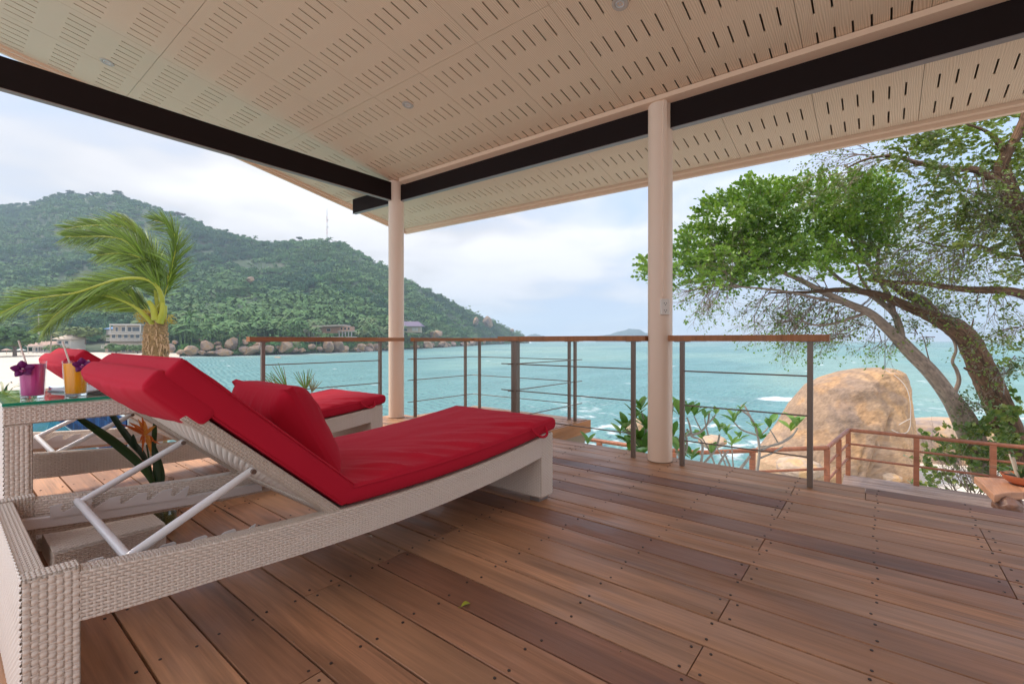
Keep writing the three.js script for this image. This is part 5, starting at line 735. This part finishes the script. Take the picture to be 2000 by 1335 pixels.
{ const a = at(1728, 600, 9.4), b = at(1729, 719, 16.4); tag(mesh('hanging_rope', [rod(at(1728, 585, 11), at(1728.5, 722, 11), .007, .007, 6), rod(at(1731, 600, 11), at(1729.5, 722, 11), .005, .005, 6)], std([.30, .36, .38], .8)), 'thin grey rope hanging from the branches in front of the tall boulder', 'rope'); tag(mesh('hanging_rope', [rod(at(1960, 560, 8.5), at(1962, 770, 8.5), .004, .004, 6)], std([.35, .36, .36], .8)), 'thin cord hanging from the dark branch at the right edge', 'rope'); }

// ------------------------------------------------------------------ the wooded hill and the far shore
const fog = false;
{
  const ran = rng(131);
  function clump(seed, cards, flat, size) {        // a broad crown of leaf-clump faces over a dark core
    const r = rng(seed), blobs = [], P = []; for (let i = 0; i < 9; i++) { const a = r() * 6.28, d = Math.sqrt(r()) * .62; blobs.push([Math.cos(a) * d, rr(-.15, .42, r) * flat, Math.sin(a) * d, rr(.30, .50, r)]); }
    for (let i = 0; i < cards; i++) { const b = blobs[i % 9], u = rr(-.5, 1, r), a = r() * 6.28, s = Math.sqrt(1 - u * u), n = V(Math.cos(a) * s, u, Math.sin(a) * s), c = V(b[0], b[1], b[2]).addScaledVector(n, b[3] * rr(.8, 1.08, r)), k = n.clone().add(V(rr(-.7, .7, r), rr(-.3, .8, r), rr(-.7, .7, r))).normalize(), e = k.clone().cross(V(rr(-1, 1, r), rr(-1, 1, r), rr(-1, 1, r))).normalize(), f = k.clone().cross(e), w = size * rr(.6, 1.3, r); const q = [c.clone().addScaledVector(e, w), c.clone().addScaledVector(f, w * .7), c.clone().addScaledVector(e, -w), c.clone().addScaledVector(f, -w * .7)]; for (const j of [0, 1, 2, 0, 2, 3]) P.push(q[j].x, q[j].y, q[j].z); }
    const g = new THREE.BufferGeometry(); g.setAttribute('position', new THREE.Float32BufferAttribute(P, 3)); g.computeVertexNormals(); const core = plainPos(new THREE.IcosahedronGeometry(.52, 1)); core.scale(1, flat * .8, 1); core.computeVertexNormals(); return join([g, core]);
  }
  function palmGeo(seed, H, fr, L) { const r = rng(seed), G = [rod(V(0, 0, 0), V(.25, H, .1), .16, .10, 5)], top = V(.25, H, .1); for (let i = 0; i < fr; i++) { const a = i / fr * 6.28 + r(), up = rr(.1, 1.0, r), pos = []; let p = top.clone(); const d = V(Math.cos(a) * Math.cos(up), Math.sin(up), Math.sin(a) * Math.cos(up)), sd = V(-Math.sin(a), 0, Math.cos(a)); for (let k = 0; k <= 5; k++) { const w = L * .13 * Math.sin(Math.PI * (.1 + .85 * k / 5)); pos.push([p.clone().addScaledVector(sd, w).add(V(0, -w * .7, 0)), p.clone(), p.clone().addScaledVector(sd, -w).add(V(0, -w * .7, 0))]); p = p.clone().addScaledVector(d, L / 5); d.y -= .32; d.normalize(); } const A = []; for (let k = 0; k < 5; k++) for (const s of [0, 1]) { const a0 = pos[k][s], b0 = pos[k][s + 1], c0 = pos[k + 1][s], e0 = pos[k + 1][s + 1]; for (const m of [a0, b0, c0, b0, e0, c0]) A.push(m.x, m.y, m.z); } const g = new THREE.BufferGeometry(); g.setAttribute('position', new THREE.Float32BufferAttribute(A, 3)); g.computeVertexNormals(); G.push(g); } return join(G); }
  const crowns = [clump(1, 560, .8, .115), clump(2, 560, 1.0, .11), clump(3, 560, .65, .12), clump(4, 520, .9, .11)], palms = [palmGeo(5, 8, 12, 3.0), palmGeo(6, 10, 13, 3.2)], far = std([1, 1, 1], .9, { side: THREE.DoubleSide });
  const lists = [[], [], [], [], [], []], N = 21000;
  for (let i = 0; i < N; i++) {
    const px = rr(-420, 1024, ran), d0 = lut(BASE, px), d1 = lut(TOP, px), t = ran() < .35 ? rr(0.0, .3, ran) : Math.pow(ran(), .8) * 1.02, p = hillAt(px, t), D = d0 + (d1 - d0) * t;
    if (px > 60 && px < 300 && t < .05) continue; if (px > 590 && px < 700 && t < .10 && D < 232) { if (ran() < .75) continue; }
    const z = fbm(p.x * .02, p.z * .02, 5, 4), z2 = fbm(p.x * .05 + 9, p.y * .05, p.z * .05, 3); if (z2 > .66 && t > .12) continue;
    const palm = t < .93 && ran() < .38 * sstep(.50, .58, z) + .05, low = sstep(.35, .05, t), kind = palm ? 4 + (ran() < .5 ? 0 : 1) : Math.floor(ran() * 4), small = px > 860 ? .75 : 1;
    let c = mix3([.022, .075, .034], [.085, .165, .038], ran()); c = mix3(c, [.105, .185, .035], sstep(.42, .60, z) * .55 + low * .30 * ran()); c = mix3(c, [.20, .165, .075], sstep(.55, .68, z2) * low * .9); c = mix3(c, [.018, .06, .03], sstep(.46, .34, z) * .6); if (palm) c = mix3(c, [.13, .17, .06], .55);
    const s = palm ? rr(.75, 1.2, ran) * small : (ran() < .12 ? rr(4, 6, ran) : rr(1.7, 4.0, ran)) * (low > .5 ? rr(.55, 1, ran) : 1) * small; lists[kind].push([p, s * (t > .94 ? .8 : 1), c.map((x, j) => x * [1.0, 1.26, 1.28][j]), palm, t > .94]);
  }
  lists.forEach((L, k) => { const f = stuff(k < 4 ? 'hill_woods' : 'palm_grove', k < 4 ? crowns[k] : palms[k - 4], far, L.length), o = new THREE.Object3D(), c = new THREE.Color(); L.forEach(([p, s, col, palm, ridge], i) => { o.position.copy(p); if (!palm) o.position.y += s * (ridge ? .12 : .42); else o.position.y -= .8; o.rotation.set(rr(-.15, .15, ran), ran() * 6.3, rr(-.15, .15, ran)); o.scale.set(s * rr(.85, 1.15, ran), s * rr(.8, 1.15, ran), s * rr(.85, 1.15, ran)); o.updateMatrix(); f.setMatrixAt(i, o.matrix); f.setColorAt(i, c.setRGB(...col)); }); tag(f, k < 4 ? ['broad dark green crowns of the dense hill woods', 'rounded mid green crowns mixed through the hill woods', 'flat topped crowns mixed through the hill woods', 'tall rounded crowns mixed through the hill woods'][k] : ['grey green coconut palms in groves on the hill', 'taller coconut palms standing among the hill woods'][k - 4], k < 4 ? 'woods' : 'palm grove'); });
  // single trees that stand out
  const solo = (px, D, py, s, hgt, col, label, k = 0) => { const p = at(px, py, D), t = thing('lone_tree', label, 'tree', [p.x, p.y, p.z]), m = std(col, .9, { side: THREE.DoubleSide }); const c = mesh('crown', crowns[k].clone().scale(s, s * .62, s).translate(0, hgt, 0), m, t); mesh('trunk', [rod(V(0, -2, 0), V(0, hgt, 0), s * .07, s * .04, 6), rod(V(0, hgt * .5, 0), V(s * .5, hgt, 0), s * .04, s * .02, 5), rod(V(0, hgt * .5, 0), V(-s * .5, hgt, .2), s * .04, s * .02, 5)], twigBark, t); };
  solo(586, 470, 476, 4.4, 5.5, [.05, .08, .035], 'open crowned tree alone on the saddle of the ridge left of the mast', 2); solo(232, 540, 384, 6.5, 4.5, [.045, .08, .04], 'broad flat tree on the summit of the hill, right of centre', 2); solo(140, 545, 382, 5.5, 4, [.05, .08, .04], 'small umbrella shaped tree on the summit ridge, left', 2); solo(182, 542, 383, 4.5, 3, [.06, .08, .045], 'little bare topped tree on the summit ridge between two larger ones', 3); solo(351, 500, 424, 6, 3, [.10, .085, .06], 'brownish tree on the descending ridge', 1); solo(657, 470, 480, 6, 2, [.11, .09, .06], 'brownish scrub tree right of the mast on the ridge', 3);
  solo(28, 118, 690, 7.5, 3.4, [.085, .16, .03], 'large bright green shade tree on the beach at the left edge', 0); solo(-30, 112, 685, 7, 4, [.06, .13, .03], 'darker shade tree behind the beach at the left edge', 1); solo(226, 141, 688, 3.6, 1.2, [.07, .14, .03], 'small green bush in front of the hotel terraces, left', 1); solo(268, 142, 687, 3.2, 1, [.09, .16, .04], 'small green bush in front of the hotel terraces, right', 0); solo(108, 139, 690, 3.4, 1.2, [.10, .17, .035], 'small green bush between the two beach houses', 3); solo(165, 152, 660, 6, 1.5, [.13, .17, .035], 'yellow green bush on the slope above the beach houses', 0); solo(128, 156, 655, 5, 1.5, [.08, .14, .035], 'green bush behind the beach houses', 3); solo(398, 168, 660, 7.5, 1.5, [.085, .20, .03], 'bright green bush on the shore slope right of the coconut palm', 0); solo(360, 166, 664, 6, 1, [.075, .17, .035], 'bright green low bush at the water end of the beach', 1); solo(435, 175, 652, 6.5, 1.5, [.10, .19, .035], 'yellowish green bush above the shore boulders', 3); solo(520, 185, 650, 7, 1.5, [.11, .185, .04], 'light green bush on the slope above the shore boulders, left of the railing', 2); solo(560, 178, 656, 5.5, 1, [.075, .16, .035], 'green bush just above the handrail on the far shore', 0);
  { const p = at(97, 684, 128), t = thing('beach_palm', 'pale coconut palm beside the beach houses', 'palm tree', [p.x, p.y - 3.2, p.z]); mesh('crown', palms[0].clone().scale(1.05, .95, 1.05), std([.22, .24, .09], .9, { side: THREE.DoubleSide }), t); mesh('trunk', [rod(V(0, -1, 0), V(.26, 7.5, .1), .2, .14, 7)], std([.32, .26, .2], .9), t); }
  // ---- buildings
  const W = { white: std([.54, .52, .48], .7), grey: std([.40, .38, .36], .8), conc: std([.42, .35, .29], .85), brick: std([.46, .25, .17], .85), glass: phys([.06, .08, .10], .1), blue: std([.04, .14, .32], .6), tan: std([.50, .40, .30], .8), sandy: std([.40, .34, .27], .8), roof: std([.42, .26, .20], .8), purple: std([.17, .13, .19], .8), red: std([.50, .15, .09], .8), orange: std([.70, .22, .10], .8) };
  function house(name, label, px, py, D, f, turn = 0) { const p = at(px, py, D), t = thing(name, label, 'building', [p.x, p.y, p.z], YAW - Math.PI / 2 + turn); f(t, D / 900); return t; }   // local x runs right in view, k = metres per print pixel
  const win = (t, x, y, w, h, z, m = W.glass) => { const a = mesh('window', [box(w, h, .12, x, y, z)], W.white, t); mesh('pane', [box(w * .84, h * .82, .06, x, y, z + .05)], m, a); };
  house('hotel', 'white three storey hotel with balconies behind the beach', 250, 686, 148, (t, k) => {
    mesh('wall', [span(-30 * k, 24 * k, 36 * k, 51 * k, -4, 0), span(-34 * k, 28 * k, 16 * k, 36 * k, -4, .4), span(-40 * k, 34 * k, -6 * k, 16 * k, -4, 1)], W.sandy, t); mesh('roof_slab', [span(-32 * k, 29 * k, 51 * k, 53.5 * k, -4.4, 1.0)], W.white, t);
    for (const [a, b, y, z] of [[-33, 29, 35, 1.2], [-36, 30, 22, 1.4], [-42, 36, 8, 2.2]]) { mesh('balcony', [span(a * k, b * k, (y - 1.5) * k, y * k, -.2, z), span(a * k, b * k, (y + 3.4) * k, (y + 4.2) * k, z - .08, z)], W.white, t); mesh('baluster', Array.from({ length: 26 }, (_, i) => box(.10, 3.6 * k, .06, mix(a, b, (i + .5) / 26) * k, (y + 1.7) * k, z - .04)), W.white, t); }
    for (const x of [-22, -9, 3, 12, 19]) win(t, x * k, 43 * k, (x === -22 ? 5 : 8) * k, 10 * k, .05); for (const x of [-26, -14, -2, 10, 21]) win(t, x * k, 29 * k, 8 * k, 9 * k, .45); for (const x of [-30, -17, -4, 9, 22]) win(t, x * k, 3 * k, 8 * k, 9 * k, 1.05);
    mesh('corner_post', [box(.22, 15 * k, .22, -31 * k, 43 * k, .8), box(.22, 15 * k, .22, 28 * k, 43 * k, .8), box(.22, 15 * k, .22, 0, 43 * k, .8)], W.white, t);
  });
  house('blue_roofed_shed', 'shed with a blue sheet roof left of the hotel', 219, 646, 156, (t, k) => { mesh('wall', [span(-12 * k, 13 * k, -8 * k, 3 * k, -4, 0)], W.grey, t); mesh('roof', [warp(span(-15 * k, 16 * k, 3 * k, 11 * k, -5, .6), v => { if (v.z > 0 && v.y > 5 * k) v.y = 4 * k; })], W.blue, t); win(t, 4 * k, -2 * k, 5 * k, 5 * k, .03); });
  house('beach_house', 'low white beach house with a long veranda and brown roof, left', 84, 692, 146, (t, k) => { mesh('wall', [span(-26 * k, 24 * k, 0, 15 * k, -5, -1)], W.white, t); mesh('roof', [warp(span(-30 * k, 27 * k, 17 * k, 26 * k, -6, 1.2), v => { if (v.y > 20 * k) { v.x *= .7; v.z = -2.5; } })], W.roof, t); mesh('veranda_rail', [span(-27 * k, 25 * k, 5 * k, 6.4 * k, .6, .75), span(-27 * k, 25 * k, 14.5 * k, 17 * k, .4, .9)], W.white, t); mesh('post', [-26, -16, -6, 4, 14, 24].map(x => box(.2, 15 * k, .2, x * k, 7.5 * k, .65)), W.white, t); for (const x of [-18, -6, 7, 18]) win(t, x * k, 9 * k, 7 * k, 9 * k, -.95); });
  house('beach_house', 'two storey pale beach house with grey roof, right of the pale palm', 124, 690, 147, (t, k) => { mesh('wall', [span(-14 * k, 14 * k, 0, 28 * k, -5, 0)], W.white, t); mesh('roof', [warp(span(-18 * k, 18 * k, 28 * k, 37 * k, -6, 1.3), v => { if (v.y > 32 * k) { v.x *= .45; v.z = -2.4; } })], W.tan, t); mesh('balcony', [span(-15 * k, 15 * k, 13 * k, 14.5 * k, 0, 1.4), span(-15 * k, 15 * k, 18 * k, 19 * k, 1.3, 1.4)], W.white, t); for (const [x, y] of [[-7, 21], [6, 21], [-7, 7], [6, 7]]) win(t, x * k, y * k, 7 * k, 8 * k, .04); });
  house('concrete_house', 'unfinished concrete house with brick wall and columns above the far rocks', 648, 658, 196, (t, k) => { mesh('wall', [span(-24 * k, 18 * k, 8 * k, 20 * k, -6, -1)], W.brick, t); mesh('annex_wall', [span(14 * k, 38 * k, 12 * k, 21 * k, -4, 0)], W.brick, t); mesh('roof', [warp(span(-36 * k, 24 * k, 20 * k, 23 * k, -8, 1.6), v => { v.y += v.x < 0 ? -1 * k : 1.5 * k; })], W.conc, t); mesh('canopy', [span(-62 * k, -20 * k, 12 * k, 13.5 * k, -5, 1)], W.grey, t); mesh('floor_slab', [span(-62 * k, 40 * k, -1 * k, 1 * k, -6, 1), span(12 * k, 41 * k, 10.5 * k, 12 * k, -5, .6)], W.conc, t); mesh('column', [-60, -52, -44, -36, 15, 21, 27, 33, 39].map(x => box(.35, 13 * k, .35, x * k, 6 * k, .3)), W.grey, t); for (const x of [19, 26, 33]) win(t, x * k, 16.5 * k, 4 * k, 5 * k, .03, dark); win(t, -8 * k, 14 * k, 8 * k, 6 * k, -.97, dark); });
  house('villa', 'dark purple roofed villa in the trees right of the far column', 800, 645, 262, (t, k) => { mesh('wall', [span(-22 * k, 20 * k, -4 * k, 8 * k, -6, 0)], W.tan, t); mesh('roof', [warp(span(-28 * k, 26 * k, 8 * k, 18 * k, -8, 2), v => { if (v.y > 12 * k) { v.x *= .6; v.z = -3; } })], W.purple, t); win(t, 8 * k, 2 * k, 6 * k, 6 * k, .05, W.white); win(t, 14 * k, 2 * k, 4 * k, 6 * k, .05, W.white); win(t, -8 * k, 1 * k, 8 * k, 5 * k, .05); });
  house('hut', 'small hut with an orange red roof in the lower woods', 373, 611, 232, (t, k) => { mesh('wall', [span(-5 * k, 5 * k, -6 * k, 1 * k, -3, 0)], W.tan, t); mesh('roof', [warp(span(-8 * k, 8 * k, 0, 8 * k, -4, .8), v => { if (v.y > 4 * k) { v.x *= .35; v.z = -1.6; } })], W.red, t); });
  house('hut', 'pinkish roofed hut in the woods above the concrete house', 662, 612, 262, (t, k) => { mesh('wall', [span(-6 * k, 6 * k, -5 * k, 0, -3, 0)], W.white, t); mesh('roof', [warp(span(-9 * k, 9 * k, 0, 5 * k, -4, .8), v => { if (v.y > 2 * k) { v.x *= .6; v.z = -1.6; } })], W.roof, t); });
  house('hut', 'small white building high on the hill near the mast', 582, 482, 458, (t, k) => { mesh('wall', [span(-6 * k, 6 * k, -4 * k, 1 * k, -3, 0)], W.white, t); mesh('roof', [span(-7 * k, 7 * k, 1 * k, 2 * k, -4, .8)], W.grey, t); });
  { const p = at(88, 697, 138), t = thing('beach_fence', 'orange red beach mesh fence in front of the beach houses', 'fence', [p.x, p.y, p.z], YAW - Math.PI / 2), k = 138 / 900; mesh('mesh_panel', [box(64 * k, 6 * k, .06, 0, 3 * k, 0)], W.orange, t); mesh('post', Array.from({ length: 9 }, (_, i) => box(.12, 8 * k, .12, (-32 + 8 * i) * k, 4 * k, .06)), W.tan, t); }
  { const rr2 = rng(55); for (let i = 0; i < 4; i++) { const px = [12, 40, 118, 152][i], p = at(px, 697, 132), t = thing('sunshade', ['leftmost beach parasol, under the big shade tree', 'beach parasol just left of the orange fence', 'beach parasol right of the orange fence', 'beach parasol below the hotel, rightmost on the sand'][i], 'parasol', [p.x, p.y, p.z], 0, 'beach parasols on the far sand'); mesh('canopy', [new THREE.ConeGeometry(1.25, .6, 10).translate(0, 2.2, 0)], i % 3 ? W.white : W.roof, t); mesh('pole', [rod(V(0, 0, 0), V(0, 2.2, 0), .05)], W.tan, t); } }
  { const p = at(75, 690, 146), t = thing('utility_pole', 'thin concrete utility pole behind the beach houses', 'pole', [p.x, p.y, p.z]); mesh('shaft', [rod(V(0, -1, 0), V(0, 12.5, 0), .22, .15, 8)], W.grey, t); mesh('cross_arm', [box(1.6, .12, .12, 0, 11.6, 0)], W.grey, t); }
  { const p = at(639, 478, 470), t = thing('radio_mast', 'tall thin red and white lattice mast on the ridge', 'mast', [p.x, p.y - 2, p.z]), H = 37; const legs = s => { const L = []; for (const [a, b] of [[-.45, -.3], [.45, -.3], [0, .5]]) L.push(rod(V(a, H * s / 6, b), V(a, H * (s + 1) / 6, b), .12, .12, 5)); for (let j = 0; j < 5; j++) { const y = H * (s + j / 5) / 6; L.push(rod(V(-.45, y, -.3), V(.45, y + 1.2, -.3), .07, .07, 4), rod(V(.45, y, -.3), V(0, y + 1.2, .5), .07, .07, 4)); } return L; }; for (let s = 0; s < 6; s++) mesh('lattice_section', legs(s), s % 2 ? W.white : std([.45, .16, .13], .7), t); mesh('antenna', [rod(V(0, H, 0), V(0, H + 4, 0), .08)], W.grey, t); for (const y of [20, 27]) mesh('dish', [new THREE.CylinderGeometry(.7, .7, .3, 12).rotateX(1.57).translate(.3, y, .7)], W.white, t); }
}
scene.fog = new THREE.FogExp2(new THREE.Color(.68, .85, 1), .0005);
renderer.render(scene, camera);
